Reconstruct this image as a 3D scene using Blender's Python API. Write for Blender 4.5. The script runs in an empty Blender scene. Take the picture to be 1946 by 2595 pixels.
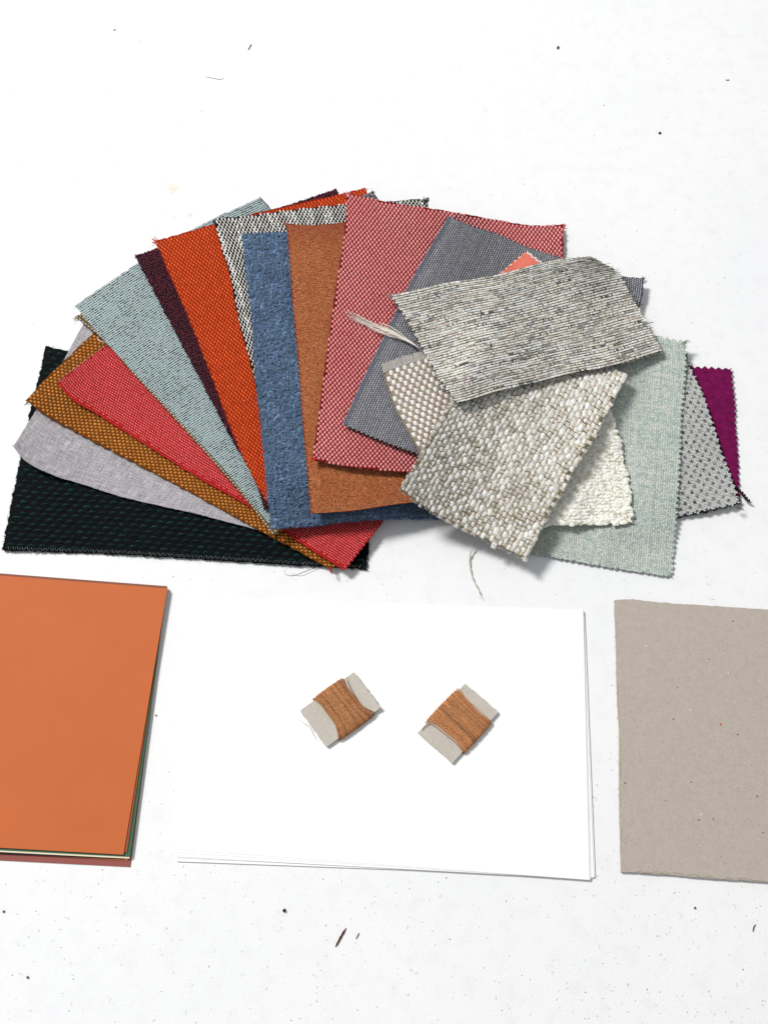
import bpy, math, random
import numpy as np
rng = np.random.default_rng(7)
random.seed(7)
S = 0.01                       # 1 mm of the place = 0.01 scene units
SC = bpy.context.scene
COL = SC.collection

# ------------------------------------------------------------------ camera
F, PX, PY = 2300.0, 973.0, 1297.5      # focal length and centre in pixels of the 1946 x 2595 photograph
TILT = math.radians(22.96)             # tilt of the view away from straight down
CAMH = 505.0                           # mm above the table
cd = bpy.data.cameras.new('camera')
cam = bpy.data.objects.new('camera', cd); COL.objects.link(cam)
cd.sensor_fit = 'VERTICAL'; cd.sensor_height = 36.0; cd.lens = 36.0 * F / 2595.0
cd.clip_start = 0.01; cd.clip_end = 200
cam.location = (0, 0, CAMH * S); cam.rotation_euler = (TILT, 0, 0)
SC.camera = cam

# ------------------------------------------------------------------ light
w = bpy.data.worlds.new('World'); SC.world = w; w.use_nodes = True
wb = w.node_tree.nodes['Background']
wb.inputs[0].default_value = (0.94, 0.97, 1.0, 1); wb.inputs[1].default_value = 0.45
def area(name, loc, size, power, col, target=(0, 1.6, 0)):
    ld = bpy.data.lights.new(name, 'AREA'); ld.shape = 'RECTANGLE'
    ld.size, ld.size_y = size; ld.energy = power; ld.color = col
    o = bpy.data.objects.new(name, ld); COL.objects.link(o); o.location = loc
    d = np.array(target, float) - np.array(loc, float)
    o.rotation_euler = (math.atan2(math.hypot(d[0], d[1]), -d[2]), 0, math.atan2(d[1], d[0]) - math.pi / 2)
    return o
area('ceiling_lamp', (-20.0, 15.5, 28.0), (7.0, 7.0), 15300, (1.0, 0.985, 0.965))
SC.view_settings.view_transform = 'Standard'; SC.view_settings.look = 'None'
SC.view_settings.exposure = 0.0; SC.view_settings.gamma = 1.0
SC.render.engine = 'CYCLES'; SC.cycles.max_bounces = 6

# ------------------------------------------------------------------ helpers
def at(px, py, z=0.0):
    """point of the table (mm) seen at a pixel of the photograph, at height z (mm)"""
    px = np.asarray(px, float); py = np.asarray(py, float); z = np.asarray(z, float)
    dx = (px - PX) / F; dy = -(py - PY) / F
    ct, st = math.cos(TILT), math.sin(TILT)
    wy = dy * ct + st; wz = dy * st - ct
    t = (z - CAMH) / wz
    return np.stack([dx * t, wy * t, z + 0 * dx], -1)
ALB = 0.78                    # reflectance of a thing that looks white-clipped bright in the photograph
def lin(c):
    c = np.asarray(c, float) / 255.0
    return ALB * np.where(c <= 0.04045, c / 12.92, ((c + 0.055) / 1.055) ** 2.4)
def mesh_obj(name, V, Fq, mat, parent=None, col=None, uv=None, smooth=True, tris=None):
    """one mesh object; V in mm, Fq (n,4) quads and/or tris (m,3)"""
    me = bpy.data.meshes.new(name)
    V = np.asarray(V, np.float32)
    nq = 0 if Fq is None else len(Fq); nt = 0 if tris is None else len(tris)
    me.vertices.add(len(V)); me.vertices.foreach_set('co', (V * S).ravel())
    li = []
    if nq: li.append(np.asarray(Fq, np.int32).ravel())
    if nt: li.append(np.asarray(tris, np.int32).ravel())
    li = np.concatenate(li)
    me.loops.add(len(li)); me.loops.foreach_set('vertex_index', li)
    st = np.concatenate([np.arange(nq) * 4, nq * 4 + np.arange(nt) * 3]).astype(np.int32)
    me.polygons.add(nq + nt); me.polygons.foreach_set('loop_start', st)
    me.polygons.foreach_set('use_smooth', np.full(nq + nt, smooth, bool))
    me.update(calc_edges=True)
    if col is not None:
        a = me.color_attributes.new('tint', 'FLOAT_COLOR', 'POINT')
        c4 = np.ones((len(V), 4), np.float32); c4[:, :3] = col
        a.data.foreach_set('color', c4.ravel())
    if uv is not None:
        l = me.uv_layers.new(name='UVMap'); l.data.foreach_set('uv', np.asarray(uv, np.float32)[li].ravel())
    me.materials.append(mat)
    o = bpy.data.objects.new(name, me); COL.objects.link(o)
    if parent is not None: o.parent = parent
    return o
def tag(o, label=None, cat=None, group=None, kind=None):
    if label: o['label'] = label
    if cat: o['category'] = cat
    if group: o['group'] = group
    if kind: o['kind'] = kind
    return o
def thing(name, label, cat, group=None):
    o = bpy.data.objects.new(name, None); COL.objects.link(o); o.empty_display_size = 0.05
    return tag(o, label, cat, group)

# ---- materials
class NT:
    def __init__(s, name, rough=0.85):
        s.m = bpy.data.materials.new(name); s.m.use_nodes = True
        s.t = s.m.node_tree; s.b = s.t.nodes['Principled BSDF']
        s.b.inputs['Roughness'].default_value = rough
        s.b.inputs['Specular IOR Level'].default_value = 0.12
    def n(s, typ, **kw):
        nd = s.t.nodes.new(typ)
        for k, v in kw.items():
            if k.startswith('_'): setattr(nd, k[1:], v)
            else: nd.inputs[k.replace('__', ' ')].default_value = v
        return nd
    def l(s, a, b): s.t.links.new(a, b)
    def coord(s, kind='Object', scale=(1, 1, 1)):
        tc = s.n('ShaderNodeTexCoord'); mp = s.n('ShaderNodeMapping'); mp.inputs['Scale'].default_value = scale
        s.l(tc.outputs[kind], mp.inputs['Vector']); return mp.outputs['Vector']
    def noise(s, vec, scale, detail=3, rough=0.6):
        nd = s.n('ShaderNodeTexNoise', Scale=scale, Detail=detail, Roughness=rough); s.l(vec, nd.inputs['Vector']); return nd.outputs['Fac']
    def ramp(s, fac, stops):
        r = s.n('ShaderNodeValToRGB'); e = r.color_ramp.elements
        e[0].position, e[0].color = stops[0][0], (*stops[0][1], 1)
        e[1].position, e[1].color = stops[-1][0], (*stops[-1][1], 1)
        for p, c in stops[1:-1]:
            q = e.new(p); q.color = (*c, 1)
        s.l(fac, r.inputs['Fac']); return r.outputs['Color']
    def mix(s, a, b, fac, mode='MIX'):
        m = s.n('ShaderNodeMix', _data_type='RGBA', _blend_type=mode)
        for v, i in ((fac, 0), (a, 6), (b, 7)):
            if hasattr(v, 'links'): s.l(v, m.inputs[i])
            elif i == 0: m.inputs[i].default_value = v
            else: m.inputs[i].default_value = (*v, 1)
        return m.outputs[2]
    def math(s, op, a, b=0.0):
        m = s.n('ShaderNodeMath', _operation=op)
        for v, i in ((a, 0), (b, 1)):
            if hasattr(v, 'links'): s.l(v, m.inputs[i])
            else: m.inputs[i].default_value = v
        return m.outputs[0]
    def bump(s, h, dist, strength=1.0):
        b = s.n('ShaderNodeBump', Strength=strength, Distance=dist); s.l(h, b.inputs['Height']); s.l(b.outputs[0], s.b.inputs['Normal'])
    def color(s, c):
        if hasattr(c, 'links'): s.l(c, s.b.inputs['Base Color'])
        else: s.b.inputs['Base Color'].default_value = (*c, 1)
def yarn_mat(name, var=0.25, scale=130, bump=0.004, sheen=0.12, rough=0.85, stretch=(1, 1, 1)):
    m = NT(name, rough); v = m.coord('Object', stretch)
    at_ = m.n('ShaderNodeAttribute', _attribute_name='tint')
    n1 = m.noise(v, scale, 4, 0.7)
    g = m.ramp(n1, [(0.25, (1 - var,) * 3), (0.75, (1 + var * 0.6,) * 3)])
    m.color(m.mix(at_.outputs['Color'], g, 1.0, 'MULTIPLY'))
    if bump: m.bump(m.noise(v, scale * 1.7, 3, 0.7), bump)
    m.b.inputs['Sheen Weight'].default_value = sheen; m.b.inputs['Sheen Roughness'].default_value = 0.6
    return m.m
def plain_mat(name, c, var=0.12, scale=90, bump=0.002, rough=0.85):
    m = NT(name, rough); v = m.coord(); c = lin(c)
    m.color(m.ramp(m.noise(v, scale, 4), [(0.3, tuple(c * (1 - var))), (0.7, tuple(np.minimum(c * (1 + var), 1)))]))
    if bump: m.bump(m.noise(v, scale * 2, 3), bump)
    return m.m

# ---- heights of the pile, so that every swatch lies on those below it
GX0, GX1, GY0, GY1, GR = -290.0, 290.0, -120.0, 330.0, 1.25
GNX, GNY = int((GX1 - GX0) / GR), int((GY1 - GY0) / GR)
HM = np.zeros((GNY, GNX))
def h_sample(x, y):
    i = np.clip(((y - GY0) / GR).astype(int), 1, GNY - 2); j = np.clip(((x - GX0) / GR).astype(int), 1, GNX - 2)
    r = HM[i, j]
    i = np.clip(i, 2, GNY - 3); j = np.clip(j, 2, GNX - 3)
    for a in (-2, -1, 0, 1, 2):
        for b in (-2, -1, 0, 1, 2): r = np.maximum(r, HM[i + a, j + b])
    return r
def polyline(pts, n):
    p = np.asarray(pts, float); d = np.r_[0, np.cumsum(np.hypot(*np.diff(p, axis=0).T))]
    if len(p) > 2:                       # smooth through the points (Catmull-Rom on chord length)
        t = np.linspace(0, d[-1], n); out = np.zeros((n, 2)); m = np.gradient(p, d, axis=0)
        k = np.clip(np.searchsorted(d, t, side='right') - 1, 0, len(p) - 2)
        hh = (d[k + 1] - d[k]); s = (t - d[k]) / hh
        for c in (0, 1):
            out[:, c] = ((1 + 2 * s) * (1 - s) ** 2 * p[k, c] + s * (1 - s) ** 2 * hh * m[k, c]
                         + s * s * (3 - 2 * s) * p[k + 1, c] + s * s * (s - 1) * hh * m[k + 1, c])
        return out
    t = np.linspace(0, 1, n)[:, None]
    return p[0] * (1 - t) + p[1] * t
class Patch:
    """a swatch: four edges read off the photograph, laid onto the pile. u runs along 'top', v along 'left'."""
    def __init__(s, top, right, bottom, left, thick=0.8, relief=0.5, lift=(0, 0, 0, 0), pile=True, grav=0.02, step=2.5, bend=None, stiff=14):
        # top TL->TR, right TR->BR, bottom BL->BR, left TL->BL, in pixels
        N = 60
        T, R, B, L = (polyline(e, N) for e in (top, right, bottom, left))
        a = np.linspace(0, 1, N)
        U, Vv = np.meshgrid(a, a)
        U3, V3 = U[..., None], Vv[..., None]
        img = ((1 - V3) * T[None] + V3 * B[None] + (1 - U3) * L[:, None] + U3 * R[:, None]
               - ((1 - U3) * (1 - V3) * T[0] + U3 * (1 - V3) * T[-1] + (1 - U3) * V3 * B[0] + U3 * V3 * B[-1]))
        W = at(img[..., 0], img[..., 1])
        s.U = 0.5 * (np.linalg.norm(np.diff(W[0], axis=0), axis=1).sum() + np.linalg.norm(np.diff(W[-1], axis=0), axis=1).sum())
        s.V = 0.5 * (np.linalg.norm(np.diff(W[:, 0], axis=0), axis=1).sum() + np.linalg.norm(np.diff(W[:, -1], axis=0), axis=1).sum())
        s.N = N; s.thick = thick; s.relief = relief; s.img = img
        # lift of the corners TL, TR, BR, BL (mm)
        l = lift
        def cor(cu, cv, r=0.33):
            d = np.hypot((U - cu) * s.U, (Vv - cv) * s.V) / (r * min(s.U, s.V) * 1.6)
            return np.clip(1 - d, 0, 1) ** 1.6
        LF = l[0] * cor(0, 0) + l[1] * cor(1, 0) + l[2] * cor(1, 1) + l[3] * cor(0, 1)
        if bend is not None: LF = LF + bend(U, Vv)
        p1, p2, p3, p4 = rng.uniform(0, 6.28, 4)
        LF = LF + 0.22 * (2 + np.sin(U * s.U * 0.075 + 1.5 * np.sin(Vv * s.V * 0.03 + p1) + p2) + np.sin(Vv * s.V * 0.065 + 1.5 * np.sin(U * s.U * 0.04 + p3) + p4)) * (1 if pile else 0)
        z = np.full((N, N), 1.0)
        for it in range(3):
            W = at(img[..., 0], img[..., 1], z)
            raw = h_sample(W[..., 0], W[..., 1]) + 0.25
            zz = raw.copy()
            for k in range(70):
                p = np.pad(zz, 1, mode='edge')
                zz = np.maximum(raw, 0.25 * (p[:-2, 1:-1] + p[2:, 1:-1] + p[1:-1, :-2] + p[1:-1, 2:]) - grav)
            for k in range(stiff):
                p = np.pad(zz, 1, mode='edge')
                zz = 0.5 * zz + 0.125 * (p[:-2, 1:-1] + p[2:, 1:-1] + p[1:-1, :-2] + p[1:-1, 2:])
            if stiff > 170:                 # a stiff thick cloth bridges the hollows below it
                Bq = np.stack([np.ones_like(U), U, Vv, U * Vv, U ** 2, Vv ** 2], -1).reshape(-1, 6)
                zz = (Bq @ np.linalg.lstsq(Bq, zz.ravel(), rcond=None)[0]).reshape(N, N)
                zz = zz + max(0.0, np.percentile(raw - zz, 99.7))
            zz = zz + max(0.0, np.percentile(raw - zz, 97.5 if stiff > 20 else 96))
            z = np.maximum(zz, raw) + LF
        s.P = at(img[..., 0], img[..., 1], z); s.P[..., 2] = z + thick      # top face of the cloth
        du = np.gradient(s.P, axis=1); dv = np.gradient(s.P, axis=0)
        n = np.cross(du, dv); n /= np.linalg.norm(n, axis=-1, keepdims=True)
        if n[..., 2].mean() < 0: n = -n
        s.Nn = n
        if pile:
            q = 2 * int(max(s.U, s.V) / 1.0)
            uu, vv = np.meshgrid(np.linspace(0, s.U, q), np.linspace(0, s.V, q))
            P = s.pos(uu.ravel(), vv.ravel(), relief)
            i = ((P[:, 1] - GY0) / GR).astype(int); j = ((P[:, 0] - GX0) / GR).astype(int)
            ok = (i >= 0) & (j >= 0) & (i < GNY) & (j < GNX)
            np.maximum.at(HM, (i[ok], j[ok]), P[ok, 2])
    def _bl(s, A, u, v):
        fu = np.clip(u / s.U, -0.03, 1.03) * (s.N - 1); fv = np.clip(v / s.V, -0.03, 1.03) * (s.N - 1)
        i = np.clip(np.floor(fu).astype(int), 0, s.N - 2); j = np.clip(np.floor(fv).astype(int), 0, s.N - 2)
        a = (fu - i)[..., None]; b = (fv - j)[..., None]
        return (A[j, i] * (1 - a) * (1 - b) + A[j, i + 1] * a * (1 - b) + A[j + 1, i] * (1 - a) * b + A[j + 1, i + 1] * a * b)
    def pos(s, u, v, h=0.0):
        h = np.asarray(h, float)
        return s._bl(s.P, u, v) + s._bl(s.Nn, u, v) * (h[..., None] if h.ndim else h)

def tri(x):
    return np.abs((x % 1.0) - 0.5) * 2          # 1 at whole numbers, 0 between
def slab(P, name, mat, parent, teeth=None, depth=1.5, jit=0.15, grow=0.0, drop=0.0, sides='TRBL', wob=0.0, shiftv=0.0):
    """the cloth itself: top, underside and cut edge; teeth = pitch of pinking in mm on the sides named"""
    U, V = P.U, P.V
    st = teeth / 2 if teeth else 2.0
    nu = max(4, int(round(U / st / 2)) * 2); nv = max(4, int(round(V / st / 2)) * 2)
    u, v = np.meshgrid(np.linspace(0, U, nu + 1), np.linspace(0, V, nv + 1))
    if teeth:
        o = np.arange(nu + 1) % 2 == 1; q = np.arange(nv + 1) % 2 == 1
        if 'T' in sides: v[0, o] += depth
        if 'B' in sides: v[-1, o] -= depth
        if 'L' in sides: u[q, 0] += depth
        if 'R' in sides: u[q, -1] -= depth
        jj = 0.18
    else: jj = jit
    v[0] += rng.normal(0, jj, nu + 1); v[-1] += rng.normal(0, jj, nu + 1)
    u[:, 0] += rng.normal(0, jj, nv + 1); u[:, -1] += rng.normal(0, jj, nv + 1)
    if grow:
        u = (u - U / 2) * (1 + 2 * grow / U) + U / 2; v = (v - V / 2) * (1 + 2 * grow / V) + V / 2
    v = v - shiftv
    top = P.pos(u.ravel(), v.ravel(), -drop + (rng.normal(0, wob, u.size) if wob else 0.0)); bot = P.pos(u.ravel(), v.ravel(), -P.thick - drop * 0)
    n = len(top); W = nu + 1
    i, j = np.meshgrid(np.arange(nu), np.arange(nv)); a = (j * W + i).ravel()
    q1 = np.stack([a, a + 1, a + W + 1, a + W], 1)
    ring = np.r_[np.arange(W), np.arange(1, nv + 1) * W + nu, nv * W + np.arange(nu - 1, -1, -1), np.arange(nv - 1, 0, -1) * W]
    r2 = np.roll(ring, -1)
    # own vertices for the side wall so that the edge stays crisp
    Vs = np.concatenate([top, bot, top[ring], bot[ring]])
    k = np.arange(len(ring)); k2 = np.roll(k, -1); b0 = 2 * n; b1 = 2 * n + len(ring)
    q3 = np.stack([b0 + k, b1 + k, b1 + k2, b0 + k2], 1)
    # orientation: make faces of the top look up
    fl = np.cross(top[1] - top[0], top[W] - top[0])[2] < 0
    if fl: q1 = q1[:, ::-1]; q3 = q3[:, ::-1]
    Fq = np.concatenate([q1, q1[:, ::-1] + n, q3])
    uv1 = np.stack([u.ravel(), v.ravel()], 1)
    uv = np.concatenate([uv1, uv1, uv1[ring], uv1[ring]])
    o = mesh_obj(name, Vs, Fq, mat, parent, uv=uv)
    return o
HI_S = np.array([-1, -0.62, 0, 0.62, 1.0]); HI_W = np.array([-1, -0.5, 0.5, 1.0])
MD_S = np.array([-1, -0.45, 0.45, 1.0]); MD_W = np.array([-1, 0, 1.0])
LO_S = np.array([-1, 0, 1.0]); LO_W = np.array([-1, 0, 1.0])
def pillows(P, u, v, ang, ln, wd, ht, col, q='hi', base=-0.12, nar=0.62, h0=0.0, flat=1.0):
    """yarn floats: a small arched strand at each (u, v), length ln along ang, width wd, height ht (all mm)"""
    n = len(u)
    bc = lambda x: np.broadcast_to(np.asarray(x, float), (n,))
    ang, ln, wd, ht, h0 = map(bc, (ang, ln, wd, ht, h0))
    SS, WW = {'hi': (HI_S, HI_W), 'md': (MD_S, MD_W), 'lo': (LO_S, LO_W)}[q]
    s_, w_ = np.meshgrid(SS, WW); s_ = s_.ravel(); w_ = w_.ravel(); m = len(s_)
    prof = np.clip(1 - np.abs(s_) ** 2.6, 0, 1) ** flat * np.sqrt(np.clip(1 - 0.92 * w_ ** 2, 0, 1)) ** (1.2 * flat)
    prof[(np.abs(w_) == 1) | (np.abs(s_) == 1)] = 0
    nar = np.sqrt(1 - nar * s_ ** 2)
    a = s_[None] * ln[:, None] / 2; b = (w_ * nar)[None] * wd[:, None] / 2
    ca, sa = np.cos(ang)[:, None], np.sin(ang)[:, None]
    uu = u[:, None] + a * ca - b * sa; vv = v[:, None] + a * sa + b * ca
    hh = prof[None] * ht[:, None] + base * (prof == 0)[None] + h0[:, None] * (prof > 0)[None]
    X = P.pos(uu.ravel(), vv.ravel(), hh.ravel())
    ns, nw = len(SS), len(WW)
    i, j = np.meshgrid(np.arange(ns - 1), np.arange(nw - 1)); k = (j * ns + i).ravel()
    f = np.stack([k, k + 1, k + ns + 1, k + ns], 1)
    t = np.cross(P.P[0, 1] - P.P[0, 0], P.P[1, 0] - P.P[0, 0])[2] < 0
    if t: f = f[:, ::-1]
    Fq = (f[None] + (np.arange(n) * m)[:, None, None]).reshape(-1, 4)
    C = np.repeat(np.broadcast_to(col, (n, 3)), m, axis=0)
    return X, Fq, C
def tubes(paths, r, sides=4, col=None, taper=False):
    """paths (n, m, 3) swept with radius r; returns V, F, C"""
    paths = np.asarray(paths, float); n, m, _ = paths.shape
    T = np.gradient(paths, axis=1); T /= np.linalg.norm(T, axis=-1, keepdims=True) + 1e-9
    up = np.array([0.05, 0.03, 1.0]); A = np.cross(T, up); A /= np.linalg.norm(A, axis=-1, keepdims=True) + 1e-9
    Bn = np.cross(A, T)
    th = np.arange(sides) * 2 * np.pi / sides
    r = np.broadcast_to(np.asarray(r, float), (n,))[:, None] * np.ones(m)
    if taper: r = r * np.clip(np.minimum(np.arange(m), np.arange(m)[::-1]) / (0.18 * m) + 0.15, 0, 1)
    X = paths[:, :, None] + r[:, :, None, None] * (np.cos(th)[:, None] * A[:, :, None] + np.sin(th)[:, None] * Bn[:, :, None])
    i, j = np.meshgrid(np.arange(sides), np.arange(m - 1)); i = i.ravel(); j = j.ravel(); i2 = (i + 1) % sides
    f = np.stack([j * sides + i, (j + 1) * sides + i, (j + 1) * sides + i2, j * sides + i2], 1)
    Fq = (f[None] + (np.arange(n) * m * sides)[:, None, None]).reshape(-1, 4)
    C = None if col is None else np.repeat(np.broadcast_to(col, (n, 3)), m * sides, axis=0)
    return X.reshape(-1, 3), Fq, C
def joined(parts):
    Vs, Fs, Cs, o = [], [], [], 0
    for V, Fq, C in parts:
        Vs.append(V); Fs.append(Fq + o); Cs.append(C); o += len(V)
    return np.concatenate(Vs), np.concatenate(Fs), np.concatenate(Cs)
def lattice(P, pu, pv, shift=0.5, ju=0.0, jv=0.0, every=2):
    nu = int(P.U / pu) + 2; nv = int(P.V / pv) + 2
    i, j = np.meshgrid(np.arange(nu), np.arange(nv)); i = i.ravel(); j = j.ravel()
    u = (i + shift * (j % every)) * pu + pu * 0.3; v = (j + 0.4) * pv
    u = u + rng.normal(0, ju, len(u)) if ju else u; v = v + rng.normal(0, jv, len(v)) if jv else v
    return u, v, i, j
def lattice_px(P, a, b, at_uv=(0.25, 0.6), ju=0.0):
    """weave repeat given by its two steps as measured on the photograph (pixels)"""
    N = P.N; i = int(at_uv[0] * (N - 1)); j = int(at_uv[1] * (N - 1))
    gu = (P.img[j, i + 1] - P.img[j, i - 1]) / (2 * P.U / (N - 1)); gv = (P.img[j + 1, i] - P.img[j - 1, i]) / (2 * P.V / (N - 1))
    J = np.array([gu, gv]).T; Ji = np.linalg.inv(J)
    A = Ji @ np.array(a, float); B = Ji @ np.array(b, float)
    M = np.array([A, B]).T; Mi = np.linalg.inv(M)
    c = Mi @ np.array([[0, P.U, P.U, 0], [0, 0, P.V, P.V]])
    ii, jj = np.meshgrid(np.arange(math.floor(c[0].min()), math.ceil(c[0].max()) + 1), np.arange(math.floor(c[1].min()), math.ceil(c[1].max()) + 1))
    ii = ii.ravel(); jj = jj.ravel()
    uv = M @ np.array([ii, jj]) + (rng.normal(0, ju, (2, len(ii))) if ju else 0)
    def ang(d):
        q = Ji @ np.array(d, float); return math.atan2(q[1], q[0])
    return uv[0], uv[1], ii, jj, ang
def inside(P, u, v, teeth=None, depth=1.5, inset=0.25):
    if teeth:
        nu = max(4, int(round(P.U / (teeth / 2) / 2)) * 2); nv = max(4, int(round(P.V / (teeth / 2) / 2)) * 2)
        du = (1 - tri(u / P.U * nu / 2)) * depth; dv = (1 - tri(v / P.V * nv / 2)) * depth
        return (v > du + inset) & (v < P.V - du - inset) & (u > dv + inset) & (u < P.U - dv - inset)
    return (v > inset) & (v < P.V - inset) & (u > inset) & (u < P.U - inset)
def vary(c, n, amt=0.12, hue=0.03):
    c = lin(c); k = 1 + rng.normal(0, amt, (n, 1)); return np.clip(c[None] * k * (1 + rng.normal(0, hue, (n, 3))), 0.001, 0.95)
def hairs_edge(P, col, per_mm=0.5, ln=(0.8, 2.2), r=0.07, sides='TRBL', h=0.3):
    out = []
    for sd in sides:
        L = P.U if sd in 'TB' else P.V; n = int(L * per_mm)
        t = rng.uniform(0, L, n); l = rng.uniform(*ln, n); sk = rng.normal(0, 0.6, n); m = 5
        k = np.linspace(0, 1, m)[None]
        along = t[:, None] + sk[:, None] * l[:, None] * k ** 1.5; outw = (k * l[:, None]) - 0.5
        hh = rng.uniform(-P.thick, h, n)[:, None] + rng.normal(0, 0.35, n)[:, None] * k
        if sd == 'T': u, v = along, -outw
        if sd == 'B': u, v = along, P.V + outw
        if sd == 'L': u, v = -outw, along
        if sd == 'R': u, v = P.U + outw, along
        # outside the cloth: continue linearly from the edge
        uc = np.clip(u, 0, P.U); vc = np.clip(v, 0, P.V)
        X = P.pos(uc, vc, hh)
        eu = (P.pos(np.clip(uc + 0.5, 0, P.U), vc) - P.pos(np.clip(uc - 0.5, 0, P.U), vc)); eu /= np.linalg.norm(eu, axis=-1, keepdims=True)
        ev = (P.pos(uc, np.clip(vc + 0.5, 0, P.V)) - P.pos(uc, np.clip(vc - 0.5, 0, P.V))); ev /= np.linalg.norm(ev, axis=-1, keepdims=True)
        X = X + eu * (u - uc)[..., None] + ev * (v - vc)[..., None]
        c = vary(col, n, 0.15)
        out.append(tubes(X, r, 3, c, True))
    return joined(out)
def path_px(pts, m=24, z=None):
    """thread along pixels (px, py, height above what lies there)"""
    p = np.asarray(pts, float); q = polyline(p[:, :2], m)
    d = np.r_[0, np.cumsum(np.hypot(*np.diff(p[:, :2], axis=0).T))]
    hz = np.interp(np.linspace(0, d[-1], m), d, p[:, 2])
    return at(q[:, 0], q[:, 1], hz)
def pile_z(px, py):
    W = at(px, py, 4.0); W = at(px, py, h_sample(W[..., 0], W[..., 1])); return h_sample(W[..., 0], W[..., 1])
def thread(name, pts, r, mat, parent=None, plies=1, spread=0.0, m=30, onpile=False, col=(200, 195, 185), sides=6):
    base = path_px(pts, m)
    if onpile:
        q = polyline(np.asarray(pts, float)[:, :2], m); zz = pile_z(q[:, 0], q[:, 1])
        kk = np.ones(5) / 5; zz = np.convolve(np.pad(zz, 2, mode='edge'), kk, 'valid')
        base = at(q[:, 0], q[:, 1], base[:, 2] + zz)
    P_ = []
    t = np.linspace(0, 1, m)
    for k in range(plies):
        ph = 2 * np.pi * k / plies
        off = np.stack([np.cos(ph + t * 26), np.sin(ph + t * 26), np.sin(ph + t * 26 + 1)], 1) * r * (0.9 if plies > 1 else 0.12)
        if spread: off = off + np.cumsum(rng.normal(0, spread, (m, 3)), axis=0) * t[:, None]
        P_.append(base + off)
    V, Fq, C = tubes(np.array(P_), r, sides, vary(col, plies, 0.1), True)
    return mesh_obj(name, V, Fq, mat, parent, col=C)

# ------------------------------------------------------------------ the table
tm = NT('white_worktop', 0.55)
v = tm.coord()
big = tm.noise(v, 0.9, 3, 0.5)
base = tm.ramp(big, [(0.3, (0.765, 0.77, 0.78)), (0.7, (0.795, 0.795, 0.79))])
mot = tm.noise(v, 9, 5, 0.65)
base = tm.mix(base, (0.72, 0.72, 0.74), tm.math('MULTIPLY', tm.ramp(mot, [(0.48, (0, 0, 0)), (0.75, (1, 1, 1))]), 0.7))
fin = tm.noise(v, 75, 4, 0.75)
base = tm.mix(base, (0.62, 0.62, 0.63), tm.math('MULTIPLY', tm.ramp(fin, [(0.55, (0, 0, 0)), (0.8, (1, 1, 1))]), 0.55))
def specks(base, scale, thr, colr, amount, jit=1.0):
    vo = tm.n('ShaderNodeTexVoronoi', Scale=scale, Randomness=jit); tm.l(v, vo.inputs['Vector'])
    sel = tm.n('ShaderNodeSeparateColor'); tm.l(vo.outputs['Color'], sel.inputs[0])
    pick = tm.math('GREATER_THAN', sel.outputs[0], 1 - amount)
    size = tm.math('MULTIPLY', sel.outputs[1], thr)
    dot = tm.math('LESS_THAN', vo.outputs['Distance'], size)
    return tm.mix(base, colr, tm.math('MULTIPLY', tm.math('MULTIPLY', dot, pick), tm.math('MULTIPLY', sel.outputs[2], 0.9)))
base = specks(base, 9, 0.06, (0.25, 0.24, 0.22), 0.35)
base = specks(base, 22, 0.11, (0.35, 0.34, 0.33), 0.25)
base = specks(base, 45, 0.2, (0.5, 0.49, 0.47), 0.2)
def stain(base, px, py, r_, colr, amt):
    p = at(px, py) * S
    d = tm.n('ShaderNodeVectorMath', _operation='DISTANCE'); tm.l(v, d.inputs[0]); d.inputs[1].default_value = (p[0], p[1], 0)
    wob = tm.math('ADD', d.outputs['Value'], tm.math('MULTIPLY', tm.math('SUBTRACT', tm.noise(v, 12, 5, 0.8), 0.5), r_ * 3))
    mr = tm.n('ShaderNodeMapRange'); tm.l(wob, mr.inputs[0]); mr.inputs[1].default_value = r_; mr.inputs[2].default_value = 0.0; mr.inputs[3].default_value = 0.0; mr.inputs[4].default_value = amt
    return tm.mix(base, colr, mr.outputs[0])
base = stain(base, 436, 478, 0.075, (0.62, 0.58, 0.46), 0.7)
base = stain(base, 441, 552, 0.03, (0.60, 0.56, 0.44), 0.6)
base = stain(base, 483, 545, 0.03, (0.60, 0.56, 0.44), 0.6)
base = stain(base, 421, 455, 0.03, (0.66, 0.62, 0.50), 0.6)
tm.color(base); tm.bump(fin, 0.003, 0.5)
TX, TY0, TY1 = 900.0, -600.0, 1100.0
tv = np.array([(-TX, TY0, 0), (TX, TY0, 0), (TX, TY1, 0), (-TX, TY1, 0), (-TX, TY0, -25), (TX, TY0, -25), (TX, TY1, -25), (-TX, TY1, -25)])
tf = [(0, 1, 2, 3), (7, 6, 5, 4), (0, 4, 5, 1), (1, 5, 6, 2), (2, 6, 7, 3), (3, 7, 4, 0)]
tag(mesh_obj('tabletop', tv, tf, tm.m, smooth=False), kind='structure', label='white worktop with fine specks and lint')

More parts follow.
